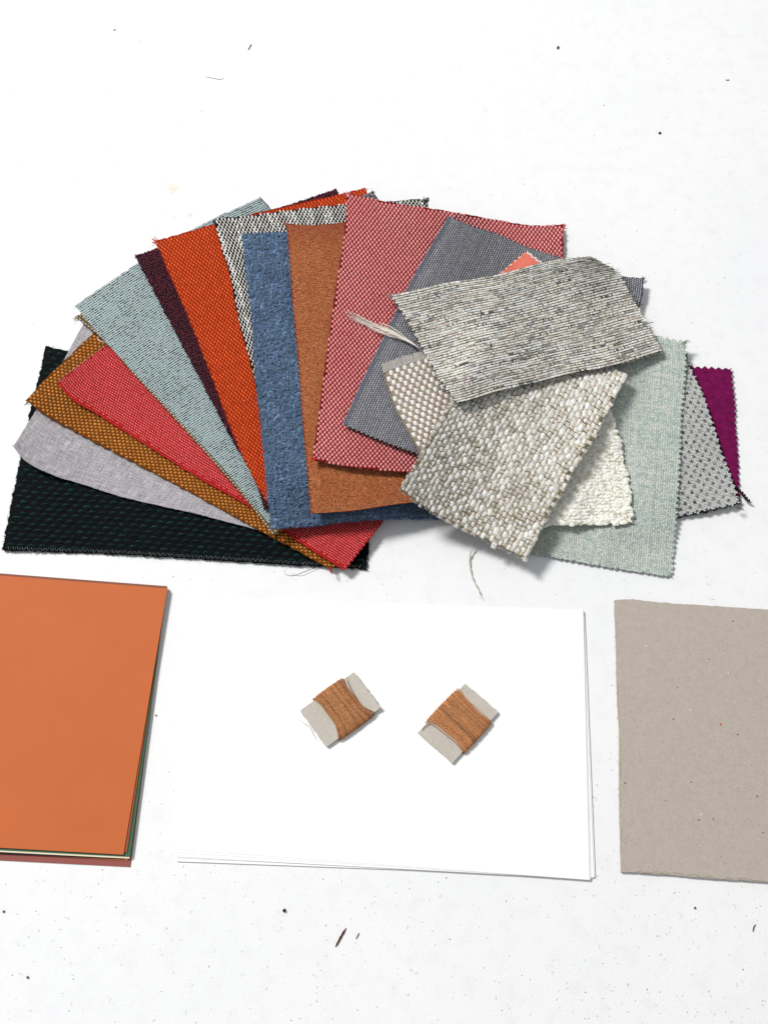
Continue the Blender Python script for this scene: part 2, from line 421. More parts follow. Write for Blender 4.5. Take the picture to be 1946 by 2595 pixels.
# ------------------------------------------------------------------ the fabric swatches, bottom of the pile first
G1 = 'fabric swatches fanned out in the left pile'
G2 = 'pinked fabric swatches in the right pile'
def swatch(label, group): return thing('fabric_swatch', label, 'fabric swatch', group)
def weave(t, V, Fq, C, mat, name='woven_yarns'):
    return tag(mesh_obj(name, V, Fq, mat, t, col=C), kind='stuff')
def frays(t, P, col, mat, **kw):
    V, Fq, C = hairs_edge(P, col, **kw)
    return tag(mesh_obj('frayed_fibres', V, Fq, mat, t, col=C), kind='stuff')
def tuft(t, px, py, dx, dy, col, mat, n=14, ln=14, z=0.6, r=0.16):
    """frayed corner: a few yarn ends sticking out"""
    zz = float(pile_z(np.array([px]), np.array([py]))[0]) + z - 0.4
    ps = []
    for k in range(n):
        a = math.atan2(dy, dx) + random.gauss(0, 0.45); L = ln * random.uniform(0.4, 1.0)
        x0 = px + random.gauss(0, 2.5); y0 = py + random.gauss(0, 2.5)
        x1 = x0 + math.cos(a) * L; y1 = y0 + math.sin(a) * L; b = random.gauss(0, 2.0)
        ps.append(path_px([(x0 - math.cos(a) * 6, y0 - math.sin(a) * 6, zz), ((x0 + x1) / 2 + b, (y0 + y1) / 2 - b, zz + random.uniform(-.2, .4)), (x1, y1, max(0.2, zz + random.gauss(0, .4)))], 7))
    V, Fq, C = tubes(np.array(ps), r, 4, vary(col, n, 0.15), True)
    return tag(mesh_obj('frayed_corner', V, Fq, mat, t, col=C), kind='stuff')

# 1 dark green, almost black, coarse
t = swatch('large near-black green swatch with coarse raised weave, lowest of the left fan', G1)
P = Patch([(119, 880), (169, 891), (400, 900), (973, 927)], [(973, 927), (929, 1444)], [(8, 1396), (300, 1406), (600, 1424), (929, 1444)],
          [(119, 880), (62, 1130), (8, 1396)], thick=1.3, relief=1.0, lift=(1.5, 0, 0, 0))
slab(P, 'cloth', plain_mat('green_ground', (2, 6, 8), 0.3), t, jit=0.35)
m = yarn_mat('green_yarn', 0.5, 110, 0.006, 0.03)
u, v_, i, j, ang = lattice_px(P, (26.5, 1.6), (12.6, 14.2), (0.3, 0.8), 0.12)
k = inside(P, u, v_, inset=2.6); u, v_, n = u[k], v_[k], k.sum()
a_ = pillows(P, u, v_, rng.normal(0, 0.06, n), rng.normal(5.5, 0.3, n), rng.normal(2.6, 0.2, n), rng.normal(1.1, 0.1, n), vary((8, 24, 27), n, 0.3), 'hi', nar=0.95)
kk = np.linspace(-1, 1, 7)[None]; st = []
for q_ in range(4):
    bow = rng.uniform(0.5, 1.0, n)[:, None]; L_ = rng.uniform(1.2, 2.4, n)[:, None]; o_ = rng.normal(-0.1 + 0.22 * q_, 0.15, n)[:, None]
    pth = P.pos(u[:, None] + L_ * kk + rng.normal(0, .3, n)[:, None], v_[:, None] + o_ - bow * (1 - kk ** 2) + 0.15, 0.35 + 0.85 * (1 - kk ** 2))
    st.append(tubes(pth, rng.uniform(0.1, 0.2, n), 3, vary((22, 74, 72), n, 0.5, 0.1), True))
u2, v2, i, j = lattice(P, 1.5, 1.6, 0.5, 0.2, 0.2)
k = inside(P, u2, v2, inset=0.4) & ~inside(P, u2, v2, inset=3.4); u2, v2 = u2[k], v2[k]
c_ = pillows(P, u2, v2, rng.normal(0.8, 0.6, len(u2)), 1.9, 0.9, 0.7, vary((9, 24, 30), len(u2), 0.5), 'lo')
weave(t, *joined([a_, c_] + st), m)
# pale overlock stitches along the near edge
n = 150; x = np.linspace(4, P.U - 4, n); sx = np.where(np.arange(n) % 2, 0.9, -0.9)
kk = np.linspace(0, 1, 5)[None]
pth = P.pos(x[:, None] + (sx[:, None] * 0.8) * (kk - 0.5), P.V - 0.4 - 1.9 * kk + rng.normal(0, .2, n)[:, None], 0.55 + 0.5 * np.sin(kk * 3.1))
V, Fq, C = tubes(pth, 0.13, 4, vary((120, 130, 128), n, 0.35))
tag(mesh_obj('edge_stitching', V, Fq, yarn_mat('stitch_thread', 0.2), t, col=C), kind='stuff')
frays(t, P, (14, 24, 26), m, per_mm=1.6, ln=(0.6, 1.8), r=0.11)

# 2 pale grey linen
t = swatch('smooth pale grey linen-like swatch with a curved edge, lying on the dark green one', G1)
lm = NT('grey_linen', 0.9); uvc = lm.coord('UV', (0.12, 1.7, 1)); uvd = lm.coord('UV', (1.7, 0.12, 1)); uve = lm.coord('UV', (1, 1, 1))
f1 = lm.noise(uvc, 1.0, 3); f2 = lm.noise(uvd, 1.0, 3); f3 = lm.noise(uve, 1.3, 4, 0.8)
mx = lm.math('ADD', lm.math('ADD', lm.math('MULTIPLY', f1, 0.3), lm.math('MULTIPLY', f2, 0.3)), lm.math('MULTIPLY', f3, 0.4))
lm.color(lm.ramp(mx, [(0.40, tuple(lin((128, 124, 128)))), (0.5, tuple(lin((172, 167, 171)))), (0.60, tuple(lin((218, 213, 216))))]))
lm.bump(mx, 0.004, 0.6); lm.b.inputs['Sheen Weight'].default_value = 0.2
P = Patch([(230, 792), (520, 900), (960, 1060)], [(960, 1060), (790, 1376)], [(36, 1132), (57, 1160), (120, 1198), (211, 1228), (301, 1257), (500, 1303), (657, 1344), (790, 1376)],
          [(230, 792), (211, 825), (154, 930), (93, 1040), (36, 1132)], thick=0.5, relief=0.0, lift=(1, 0, 0, 6),
          bend=lambda U, W: 3.5 * np.clip(1 - U / 0.35, 0, 1) ** 2 * W)
slab(P, 'cloth', lm.m, t, jit=0.1)
my = yarn_mat('linen_fray', 0.1)
frays(t, P, (150, 146, 148), my, per_mm=0.5, ln=(0.5, 1.1), r=0.06)
tuft(t, 40, 1130, -1, -0.3, (150, 148, 150), my, 8, 8, 3.5, 0.12)

# 3 ochre, beaded
t = swatch('ochre brown swatch with bead-like dots, between the pale grey linen and the red one', G1)
P = Patch([(302, 782), (1050, 1215)], [(1050, 1215), (840, 1444)], [(68, 1016), (105, 1044), (211, 1105), (331, 1168), (500, 1258), (650, 1341), (840, 1444)],
          [(302, 782), (235, 849), (120, 960), (68, 1016)], thick=0.7, relief=0.7, lift=(0, 0, 0, 2))
slab(P, 'cloth', plain_mat('ochre_ground', (112, 60, 6), 0.3), t, jit=0.3)
m = yarn_mat('ochre_yarn', 0.3, 120, 0.004)
u, v_, i, j, ang = lattice_px(P, (10.6, 0.7), (1.6, 7.9), (0.3, 0.8), 0.04)
k = inside(P, u, v_, inset=0.7); u, v_, n = u[k], v_[k], k.sum()
c = vary((226, 146, 58), n, 0.14, 0.05)
weave(t, *pillows(P, u, v_, ang((1, 0.35)), 1.9, 1.6, 0.7, c, 'hi'), m)
thread('loose_hair', [(566, 1291, .7), (580, 1287, 1.2), (592, 1282, 1.2), (606, 1276, .9)], 0.09, m, t, col=(205, 140, 90), onpile=True, m=10)
frays(t, P, (120, 70, 25), m, per_mm=1.0, ln=(0.5, 1.4), r=0.09)
tuft(t, 72, 1020, -1, 0.3, (130, 110, 60), m, 8, 10, 1.2); tuft(t, 838, 1444, 0.3, 1, (190, 40, 35), m, 8, 9, 0.5)

# 4 red, pink flecked
t = swatch('bright red swatch with fine pink flecks, between the ochre and pale blue ones', G1)
P = Patch([(403, 772), (1078, 1190)], [(1078, 1190), (970, 1322), (871, 1446)], [(148, 972), (169, 999), (256, 1056), (362, 1123), (500, 1210), (632, 1285), (750, 1368), (871, 1446)],
          [(403, 772), (268, 879), (166, 957), (148, 972)], thick=0.7, relief=0.4, lift=(0, 0, 0, 3))
slab(P, 'cloth', plain_mat('red_ground', (166, 16, 24), 0.25), t, jit=0.25)
m = yarn_mat('red_yarn', 0.22, 120, 0.003)
u, v_, i, j = lattice(P, 1.75, 1.55, 0.5, 0.05, 0.05)
k = inside(P, u, v_, inset=0.5) & (v_ < P.V - 2.2); uk, vk, n = u[k], v_[k], k.sum()
c = vary((250, 146, 142), n, 0.15, 0.05); e = np.clip(1 - uk / 14, 0, 1)[:, None] * 0.35; c = c * (1 - e) + lin((205, 120, 140)) * e
a_ = pillows(P, uk, vk, 0.5, 1.35, 0.8, 0.62, c, 'md')
k = inside(P, u, v_, inset=0.5); n = k.sum()
c = vary((218, 54, 60), n, 0.15, 0.05); ed = v_[k] > P.V - 2.4; c[ed] = vary((220, 62, 54), ed.sum(), 0.14)
b_ = pillows(P, u[k] + 0.87, v_[k], 0.4, 1.35, 1.05, 0.38, c, 'md')
weave(t, *joined([a_, b_]), m)
frays(t, P, (215, 60, 55), m, per_mm=1.6, ln=(0.5, 1.3), r=0.09)
V, Fq, C = hairs_edge(P, (235, 175, 185), per_mm=1.3, ln=(0.8, 1.9), r=0.12, sides='L'); tag(mesh_obj('pink_fringe', V, Fq, m, t, col=C), kind='stuff')

# 5 olive and white, only its edge shows
t = swatch('olive swatch with white dots, only a thin edge showing under the pale blue one', G1)
P = Patch([(192, 804), (640, 560)], [(640, 560), (1080, 1080)], [(691, 1356), (1080, 1080)],
          [(192, 804), (262, 862), (344, 954), (420, 1036), (498, 1122), (573, 1207), (620, 1262), (691, 1356)], thick=0.6, relief=0.4)
slab(P, 'cloth', plain_mat('olive_ground', (92, 74, 36), 0.3), t, jit=0.25)
m = yarn_mat('olive_yarn', 0.25, 120, 0.003)
u, v_, i, j = lattice(P, 2.3, 2.6, 0.0, 0.05, 0.08)
k = inside(P, u, v_, inset=0.5) & (u < 30); u, v_, n = u[k], v_[k], k.sum()
a_ = pillows(P, u + 0.1, v_, math.pi / 2, 2.0, 1.0, 0.7, vary((226, 218, 205), n, 0.08), 'hi')
b_ = pillows(P, u + 1.1, v_ + 1.2, math.pi / 2, 2.2, 1.2, 0.5, vary((120, 98, 50), n, 0.2), 'md')
weave(t, *joined([a_, b_]), m)
frays(t, P, (100, 84, 40), m, per_mm=1.2, ln=(0.5, 1.3), r=0.1, sides='L')
tuft(t, 196, 806, -1, 0.3, (112, 96, 50), m, 12, 13, 0.5)
thread('loose_thread', [(246, 853, 0.9), (252, 862, 1.5), (262, 867, 1.6), (272, 868, 0.8)], 0.3, m, t, col=(225, 210, 200), onpile=True, m=14)

# 6 pale blue, ribbed
t = swatch('pale grey-blue swatch with ribbed open weave and dark pinholes, left of the maroon one', G1)
P = Patch([(193, 775), (347, 672), (500, 578), (661, 502)], [(661, 502), (1151, 1052)], [(683, 1326), (1151, 1052)],
          [(193, 775), (259, 853), (350, 950), (500, 1111), (581, 1201), (630, 1261), (683, 1326)], thick=0.7, relief=0.4, lift=(1, 1.5, 0, 0))
slab(P, 'cloth', plain_mat('blue_ground', (30, 44, 56), 0.4, 25), t, jit=0.2)
m = yarn_mat('pale_blue_yarn', 0.14, 60, 0.003)
u, v_, i, j = lattice(P, 1.6, 1.62, 0.0, 0.03, 0.03)
k = inside(P, u, v_, inset=0.4); u, v_, n = u[k], v_[k], k.sum()
blot = np.clip(0.5 + 0.5 * np.sin(u * 0.23 + 2 * np.sin(v_ * 0.07)) * np.sin(v_ * 0.19 + 1.3 * np.sin(u * 0.11)), 0, 1)
a_ = pillows(P, u, v_, 0, 2.4, 0.95, 0.4, vary((196, 212, 210), n, 0.07), 'md', base=-0.05, nar=0.2)
k = rng.random(n) > 0.10 + 0.3 * (1 - blot)
b_ = pillows(P, u[k] + 0.1, v_[k] + 0.8, math.pi / 2, 1.6, 0.8, 0.35, vary((168, 188, 190), k.sum(), 0.09), 'lo', base=-0.05, nar=0.2)
k = rng.random(n) < 0.12 + 0.55 * blot ** 2
c_ = pillows(P, u[k] + 0.87, v_[k] + 0.8, 0, 0.9, 0.8, 0.3, vary((136, 160, 170), k.sum(), 0.12), 'lo')
weave(t, *joined([a_, b_, c_]), m)
frays(t, P, (150, 172, 178), m, per_mm=1.8, ln=(0.5, 1.3), r=0.09)
tuft(t, 196, 776, -1, -0.1, (170, 185, 188), m, 6, 9, 0.6, 0.12); tuft(t, 660, 503, 0.2, -1, (160, 180, 180), m, 5, 8, 0.6, 0.12)

# 7 maroon
t = swatch('dark maroon nubbly swatch, a narrow strip between the pale blue and orange ones', G1)
P = Patch([(344, 650), (398, 632), (639, 549), (748, 516), (852, 481)], [(852, 481), (1200, 1110)], [(672, 1294), (1200, 1110)],
          [(344, 650), (420, 795), (506, 958), (590, 1117), (645, 1213), (672, 1294)], thick=0.8, relief=0.7, lift=(1.5, 0, 0, 0))
slab(P, 'cloth', plain_mat('maroon_ground', (26, 2, 10), 0.3), t, jit=0.4)
m = yarn_mat('maroon_yarn', 0.45, 110, 0.006)
u, v_, i, j = lattice(P, 2.1, 1.8, 0.5, 0.18, 0.18)
k = inside(P, u, v_, inset=0.3) & ((u < 45) | (v_ < 14)); u, v_, n = u[k], v_[k], k.sum()
weave(t, *pillows(P, u, v_, rng.normal(0.6, 0.3, n), 2.1, 1.5, rng.normal(0.85, 0.12, n), vary((92, 20, 44), n, 0.3), 'hi'), m)
frays(t, P, (60, 14, 26), m, per_mm=1.6, ln=(0.5, 1.4), r=0.12)
tuft(t, 346, 652, -1, -0.2, (70, 16, 30), m, 8, 7, 0.8, 0.2)

# 8 orange
t = swatch('bright orange swatch with slanting fine weave, between the maroon and black-and-white ones', G1)
P = Patch([(395, 613), (450, 597), (500, 582), (639, 545), (800, 508), (925, 478)], [(925, 478), (1235, 1150)], [(677, 1272), (1235, 1150)],
          [(395, 613), (420, 672), (460, 762), (539, 960), (590, 1096), (648, 1222), (677, 1272)], thick=0.7, relief=0.5, lift=(1.5, 1, 0, 0))
slab(P, 'cloth', plain_mat('orange_ground', (160, 34, 2), 0.25), t, jit=0.3)
m = yarn_mat('orange_yarn', 0.2, 110, 0.004)
u, v_, i, j, ang = lattice_px(P, (9.0, -2.4), (6.0, 5.2), (0.2, 0.4), 0.04)
k = inside(P, u, v_, inset=0.3) & ((u < 75) | (v_ < 25)); u, v_, n = u[k], v_[k], k.sum()
weave(t, *pillows(P, u, v_, ang((0.25, 1)) + rng.normal(0, 0.08, n), 2.35, 1.15, rng.normal(0.6, 0.06, n), vary((240, 110, 38), n, 0.14, 0.05), 'md'), m)
frays(t, P, (225, 80, 40), m, per_mm=1.8, ln=(0.5, 1.4), r=0.1)
thread('loose_hair', [(612, 1013, .7), (620, 1015, 1.1), (630, 1009, 1.1), (637, 1005, .8)], 0.09, m, t, col=(240, 170, 140), onpile=True, m=10)
tuft(t, 397, 614, -1, -0.5, (225, 85, 55), m, 16, 17, 0.7, 0.2); tuft(t, 920, 484, 0.5, -1, (225, 60, 30), m, 16, 12, 0.6, 0.25)

# 9 black and white
t = swatch('black and white flecked swatch, its far edge and left strip framing the blue one', G1)
P = Patch([(544, 558), (625, 549), (705, 538), (793, 528), (880, 519), (980, 512), (1081, 506)], [(1081, 506), (1130, 1040)], [(700, 1250), (1130, 1240)],
          [(544, 558), (560, 620), (584, 701), (605, 807), (645, 960), (700, 1250)], thick=0.8, relief=0.6, lift=(1, 0.5, 0, 0))
slab(P, 'cloth', plain_mat('black_ground', (12, 12, 14), 0.3), t, jit=0.3)
m = yarn_mat('black_white_yarn', 0.12, 110, 0.004)
u, v_, i, j, ang = lattice_px(P, (8.7, -0.5), (6.0, 6.4), (0.08, 0.3), 0.05)
k = inside(P, u, v_, inset=0.3) & ((u < 34) | (v_ < 38)); u, v_, i, j, n = u[k], v_[k], i[k], j[k], k.sum()
colm = (2 * i + j); big_ = (np.sin(colm * 1.9) + np.sin(colm * 0.61 + 1)) > 0.75
sz = np.where(big_ & (rng.random(n) < 0.75), rng.uniform(1.35, 1.8, n), rng.uniform(0.95, 1.2, n))
a_ = pillows(P, u, v_, ang((0.3, 1)) + rng.normal(0, 0.12, n), 2.3 * np.sqrt(sz), 0.98 * sz, 0.7 * sz, vary((255, 252, 245), n, 0.04, 0.01), 'hi', nar=0.8)
b_ = pillows(P, u + 0.85, v_, ang((0.3, 1)) + rng.normal(0, 0.2, n), 2.3, 0.55, 0.45, vary((26, 27, 30), n, 0.25), 'lo')
weave(t, *joined([a_, b_]), m)
frays(t, P, (60, 60, 62), m, per_mm=1.2, ln=(0.5, 1.4), r=0.1)
tuft(t, 1078, 510, 0.6, -1, (40, 40, 42), m, 22, 13, 0.6, 0.25); tuft(t, 548, 560, -0.8, -0.6, (30, 30, 34), m, 12, 8, 0.5, 0.2)
# 9b a grey and black scrap of cloth whose corner peeps out behind the orange one
t = swatch('small grey and black swatch corner peeping out beside the orange tip', G1)
P = Patch([(900, 505), (945, 486)], [(945, 486), (968, 520)], [(910, 560), (968, 545)], [(900, 505), (910, 560)], thick=0.6, relief=0.4, pile=False)
slab(P, 'cloth', plain_mat('grey_black_ground', (70, 70, 74), 0.3), t, jit=0.2)
u, v_, i, j = lattice(P, 1.2, 1.2, 0.5, 0.1, 0.1); k = inside(P, u, v_, inset=0.2); u, v_, n = u[k], v_[k], k.sum()
c = vary((176, 174, 176), n, 0.1); d_ = rng.random(n) < 0.3; c[d_] = lin((40, 40, 44))
weave(t, *pillows(P, u, v_, 0.6, 1.5, 0.9, 0.5, c, 'md'), m)
tuft(t, 945, 490, 0.2, -1, (90, 90, 92), m, 10, 8, 0.3, 0.14)

# 10 blue boucle
t = swatch('denim blue fluffy boucle swatch lying between the black and white and the rust ones', G1)
P = Patch([(616, 597), (726, 592), (900, 586), (1105, 600)], [(1105, 600), (1180, 1308)], [(688, 1342), (801, 1333), (900, 1322), (1000, 1316), (1120, 1316), (1180, 1308)],
          [(616, 597), (622, 671), (635, 761), (650, 960), (669, 1141), (680, 1261), (688, 1342)], thick=1.4, relief=2.0, lift=(0.5, 0, 0, 1))
slab(P, 'cloth', plain_mat('boucle_ground', (82, 106, 136), 0.3), t, jit=0.4)
m = yarn_mat('blue_boucle_yarn', 0.3, 90, 0.006, 0.15)
vis = lambda u, v_: (u < 40) | (v_ > P.V - 26)
n = 5200; u = rng.uniform(0, P.U, n); v_ = rng.uniform(0, P.V, n); k = inside(P, u, v_, inset=0.7) & vis(u, v_); u, v_, n = u[k], v_[k], k.sum()
tone = 1 + 0.28 * np.sin(u * 0.31 + 3 * np.sin(v_ * 0.05)) * np.sin(v_ * 0.17)
c = vary((108, 136, 168), n, 0.18, 0.03) * tone[:, None]
a_ = pillows(P, u, v_, rng.uniform(0, 3.14, n), rng.uniform(1.6, 3.4, n), rng.uniform(1.3, 2.4, n), rng.uniform(0.6, 1.15, n), c, 'hi')
n = 9500; u = rng.uniform(0, P.U, n); v_ = rng.uniform(0, P.V, n); k = inside(P, u, v_, inset=0.2) & vis(u, v_); u, v_, n = u[k], v_[k], k.sum()
ph = rng.uniform(0, 6.28, n)[:, None]; arc = rng.uniform(2.2, 5.2, n)[:, None]; rr = rng.uniform(0.4, 1.15, n)[:, None]
q = np.linspace(0, 1, 7)[None]
h = rng.uniform(0.5, 1.15, n)[:, None] + 0.25 * np.sin(q * 3.14)
pth = P.pos(u[:, None] + rr * np.cos(ph + arc * q), v_[:, None] + rr * np.sin(ph + arc * q), h)
b_ = tubes(pth, rng.uniform(0.12, 0.22, n), 4, vary((114, 142, 174), n, 0.26, 0.03))
weave(t, *joined([a_, b_]), m, 'boucle_loops')
frays(t, P, (75, 105, 145), m, per_mm=3.0, ln=(0.6, 1.8), r=0.11, h=1.0)
n = 110; x = np.linspace(22, P.U - 4, n); kk = np.linspace(0, 1, 5)[None]; sx = np.where(np.arange(n) % 2, 0.9, -0.9)
pth = P.pos(x[:, None] + (sx[:, None]) * (kk - 0.5), P.V - 1.6 - 2.2 * kk, 1.25 + 0.4 * np.sin(kk * 3.1))
V, Fq, C = tubes(pth, 0.13, 4, vary((130, 155, 190), n, 0.2))
tag(mesh_obj('edge_stitching', V, Fq, m, t, col=C), kind='stuff')

# 11 rust, fine
t = swatch('rust brown finely woven swatch lying over the right side of the blue boucle one', G1)
P = Patch([(726, 568), (790, 572), (871, 565), (1110, 572)], [(1110, 572), (1190, 1258)], [(788, 1302), (880, 1296), (1000, 1279), (1042, 1274), (1190, 1258)],
          [(726, 568), (731, 620), (741, 761), (758, 940), (768, 1080), (777, 1180), (788, 1302)], thick=0.5, relief=0.25, lift=(1.5, 0, 0, 1))
slab(P, 'cloth', plain_mat('rust_ground', (116, 40, 26), 0.2), t, jit=0.12)
m = yarn_mat('rust_yarn', 0.16, 70, 0.002, 0.15)
u, v_, i, j = lattice(P, 1.2, 0.82, 0.5, 0.05, 0.05)
u = u + (j % 4) * 0.3
k = inside(P, u, v_, inset=0.3) & ((u < 58) | (v_ > P.V - 36)); u, v_, n = u[k], v_[k], k.sum()
c = vary((255, 170, 108), n, 0.26, 0.08)
yl = np.clip(0.5 + 0.5 * np.sin(v_ * 0.09) * np.sin(u * 0.25 + 1), 0, 1)[:, None]
c = c * (1 - 0.3 * yl) + lin((216, 140, 30)) * 0.3 * yl
e = np.clip(1 - v_ / 20, 0, 1)[:, None] * 0.5; c = c * (1 - e) + lin((170, 84, 70)) * e
weave(t, *pillows(P, u, v_, 0.6, 1.12, 0.6, 0.25, c, 'lo', base=-0.05), m)
frays(t, P, (190, 110, 60), m, per_mm=1.2, ln=(0.4, 0.9), r=0.07)
tuft(t, 728, 569, -1, -0.2, (170, 80, 60), m, 14, 14, 0.5, 0.14)
n = 120; x = np.linspace(1.5, P.U - 4, n) + rng.normal(0, .3, n); kk = np.linspace(0, 1, 4)[None]
pth = P.pos(x[:, None] + 0.6 * kk, P.V - 1.2 - 1.3 * kk - rng.uniform(0, 1.5, n)[:, None], 0.3 + 0.15 * np.sin(kk * 3.1))
V, Fq, C = tubes(pth, 0.07, 3, vary((226, 180, 140), n, 0.2)); tag(mesh_obj('edge_stitching', V, Fq, m, t, col=C), kind='stuff')

# 12 dark red with pink dots
t = swatch('big dark red swatch covered in pink dots, under the slate grey one', G1)
P = Patch([(877, 490), (930, 503), (1000, 517), (1121, 535), (1256, 559), (1362, 574), (1425, 571)], [(1425, 571), (1426, 660), (1402, 1240)], [(792, 1166), (900, 1186), (1000, 1196), (1402, 1240)],
          [(877, 490), (877, 550), (859, 686), (841, 807), (819, 970), (792, 1166)], thick=0.8, relief=0.5, lift=(1.5, 1.5, 0, 1), stiff=50)
slab(P, 'cloth', plain_mat('dark_red_ground', (120, 6, 22), 0.2), t, jit=0.25)
m = yarn_mat('pink_dot_yarn', 0.14, 90, 0.003)
u, v_, i, j, ang = lattice_px(P, (10.8, 1.1), (5.0, 7.2), (0.2, 0.5), 0.04)
k = inside(P, u, v_, inset=0.4) & ((u < 75) | (v_ < 60)); u, v_, n = u[k], v_[k], k.sum()
c = vary((255, 178, 174), n, 0.06, 0.02); fa = np.clip(0.5 + 0.5 * np.sin(u * 0.12 + 0.5) * np.cos(v_ * 0.05), 0, 1)[:, None] * 0.2
a_ = pillows(P, u, v_, ang((-0.15, 1)), 2.3, 1.55, 0.6, c * (1 - fa) + lin((225, 105, 105)) * fa, 'hi')
b_ = pillows(P, u + 1.31, v_, 0.7, 1.8, 0.9, 0.3, vary((198, 60, 70), n, 0.15), 'lo')
weave(t, *joined([a_, b_]), m)
frays(t, P, (215, 120, 120), m, per_mm=1.3, ln=(0.4, 1.2), r=0.1)
tuft(t, 1422, 574, 1, -0.2, (225, 70, 50), m, 14, 15, 0.6, 0.2); tuft(t, 794, 1163, -1, 0, (225, 40, 25), m, 14, 8, 0.6, 0.2)
tuft(t, 880, 492, -0.6, -0.8, (235, 160, 160), m, 10, 8, 0.6, 0.2)

# 13 slate grey
t = swatch('slate grey ribbed swatch lying slanted on the pink-dotted one', G1)
P = Patch([(1136, 549), (1190, 572), (1256, 593), (1330, 625), (1416, 653), (1500, 684), (1579, 702), (1630, 706)], [(1630, 706), (1627, 745), (1618, 785), (1560, 960), (1430, 1290)], [(869, 1076), (930, 1102), (1000, 1130), (1066, 1153), (1430, 1290)],
          [(1136, 549), (1100, 610), (1030, 735), (975, 850), (922, 957), (869, 1076)], thick=0.6, relief=0.45, lift=(0.5, 4, 0, 1), stiff=160)
slab(P, 'cloth', plain_mat('slate_ground', (74, 75, 84), 0.2), t, jit=0.2)
m = yarn_mat('slate_yarn', 0.2, 60, 0.003)
u, v_, i, j = lattice(P, 1.5, 1.75, 0.0, 0.03, 0.03)
v_ = v_ + (i % 2) * 0.87
k = inside(P, u, v_, inset=0.3) & ((u < 60) | (v_ < 40)); u, v_, n = u[k], v_[k], k.sum()
c = vary((184, 184, 188), n, 0.12, 0.02) * (1 + 0.1 * np.sin(u * 1.1 + 2 * np.sin(u * .37)))[:, None]
e = (u < 2.5)[:, None] * 0.5; c = c * (1 - e) + lin((82, 96, 132)) * e
weave(t, *pillows(P, u, v_, math.pi / 2, 1.75, 1.15, 0.38, c, 'md'), m)
frays(t, P, (86, 92, 116), m, per_mm=1.2, ln=(0.4, 1.0), r=0.08)
tuft(t, 1628, 708, 0.6, -1, (90, 86, 92), m, 8, 9, 2.5, 0.15)
thread('loose_thread', [(1100, 605, 0.5), (1096, 601, 1.2), (1089, 602, 1.0)], 0.14, m, t, col=(240, 130, 130), onpile=True, m=10)

# ---- right pile
# 14 magenta felt
t = swatch('deep magenta felt swatch with zigzag cut edges, rightmost of the right pile', G2)
P = Patch([(1610, 922), (1752, 929), (1853, 934)], [(1853, 934), (1862, 1020), (1866, 1100), (1868, 1121), (1872, 1196), (1876, 1272)], [(1640, 1262), (1876, 1272)], [(1610, 922), (1640, 1262)], thick=1.1, relief=0.0, lift=(0, 0.5, 0, 0))
fm = NT('magenta_felt', 0.95); fv = fm.coord()
f1 = fm.noise(fv, 30, 5, 0.7)
fm.color(fm.ramp(f1, [(0.3, tuple(lin((92, 0, 60)))), (0.5, tuple(lin((122, 4, 80)))), (0.72, tuple(lin((140, 16, 92))))]))
fm.bump(fm.noise(fv, 110, 4, 0.7), 0.008, 0.8); fm.b.inputs['Sheen Weight'].default_value = 0.05
slab(P, 'cloth', fm.m, t, teeth=4.2, depth=1.5)
n = 1500; u = rng.uniform(0.8, P.U - .8, n); v_ = rng.uniform(.8, P.V - .8, n); k = inside(P, u, v_, 4.2, 1.5, .3) & (u > P.U - 45); u, v_, n = u[k], v_[k], k.sum()
ph = rng.uniform(0, 6.28, n)[:, None]; q = np.linspace(0, 1, 4)[None]
pth = P.pos(u[:, None] + 1.2 * q * np.cos(ph + q), v_[:, None] + 1.2 * q * np.sin(ph + q), 0.02 + 0.25 * np.sin(q * 3))
V, Fq, C = tubes(pth, 0.06, 3, vary((136, 14, 90), n, 0.3))
weave(t, V, Fq, C, yarn_mat('magenta_fibre', 0.2), 'felt_fibres')

# 15 grey and black knit
t = swatch('light grey knitted swatch with small black openings, between the magenta and sage ones', G2)
P = Patch([(1500, 890), (1739, 899)], [(1739, 899), (1752, 940), (1777, 992), (1808, 1082), (1832, 1157), (1859, 1226), (1875, 1279)], [(1525, 1352), (1714, 1315), (1800, 1297), (1875, 1279)], [(1500, 890), (1525, 1352)],
          thick=1.7, relief=0.5, lift=(0, 0, 1.2, 0))
slab(P, 'cloth', plain_mat('knit_black_layer', (12, 13, 16), 0.4), t, teeth=4.6, depth=1.2, grow=0.25, drop=0.35)
slab(P, 'knit_face', plain_mat('knit_ground', (140, 142, 142), 0.2), t, teeth=4.6, depth=1.7, grow=-0.3)
m = yarn_mat('knit_yarn', 0.14, 110, 0.003)
u, v_, i, j = lattice(P, 1.02, 1.05, 0.5, 0.07, 0.07)
k = inside(P, u, v_, 4.6, 1.7, 0.2) & (u > P.U - 64); n = k.sum()
a_ = pillows(P, u[k], v_[k], rng.normal(0.1, 0.5, n), 1.25, 0.92, 0.5, vary((232, 234, 230), n, 0.08, 0.01), 'md')
hu, hv, i, j, ang = lattice_px(P, (21.4, -2.4), (7.2, 24.4), (0.8, 0.6))
du_, dv_, _, _, _ = lattice_px(P, (21.4, -2.4), (7.2, 24.4), (0.8, 0.6)); N_ = P.N
bl = [a_]
av = ang((0.2, 1)); ah = ang((1, -0.05))
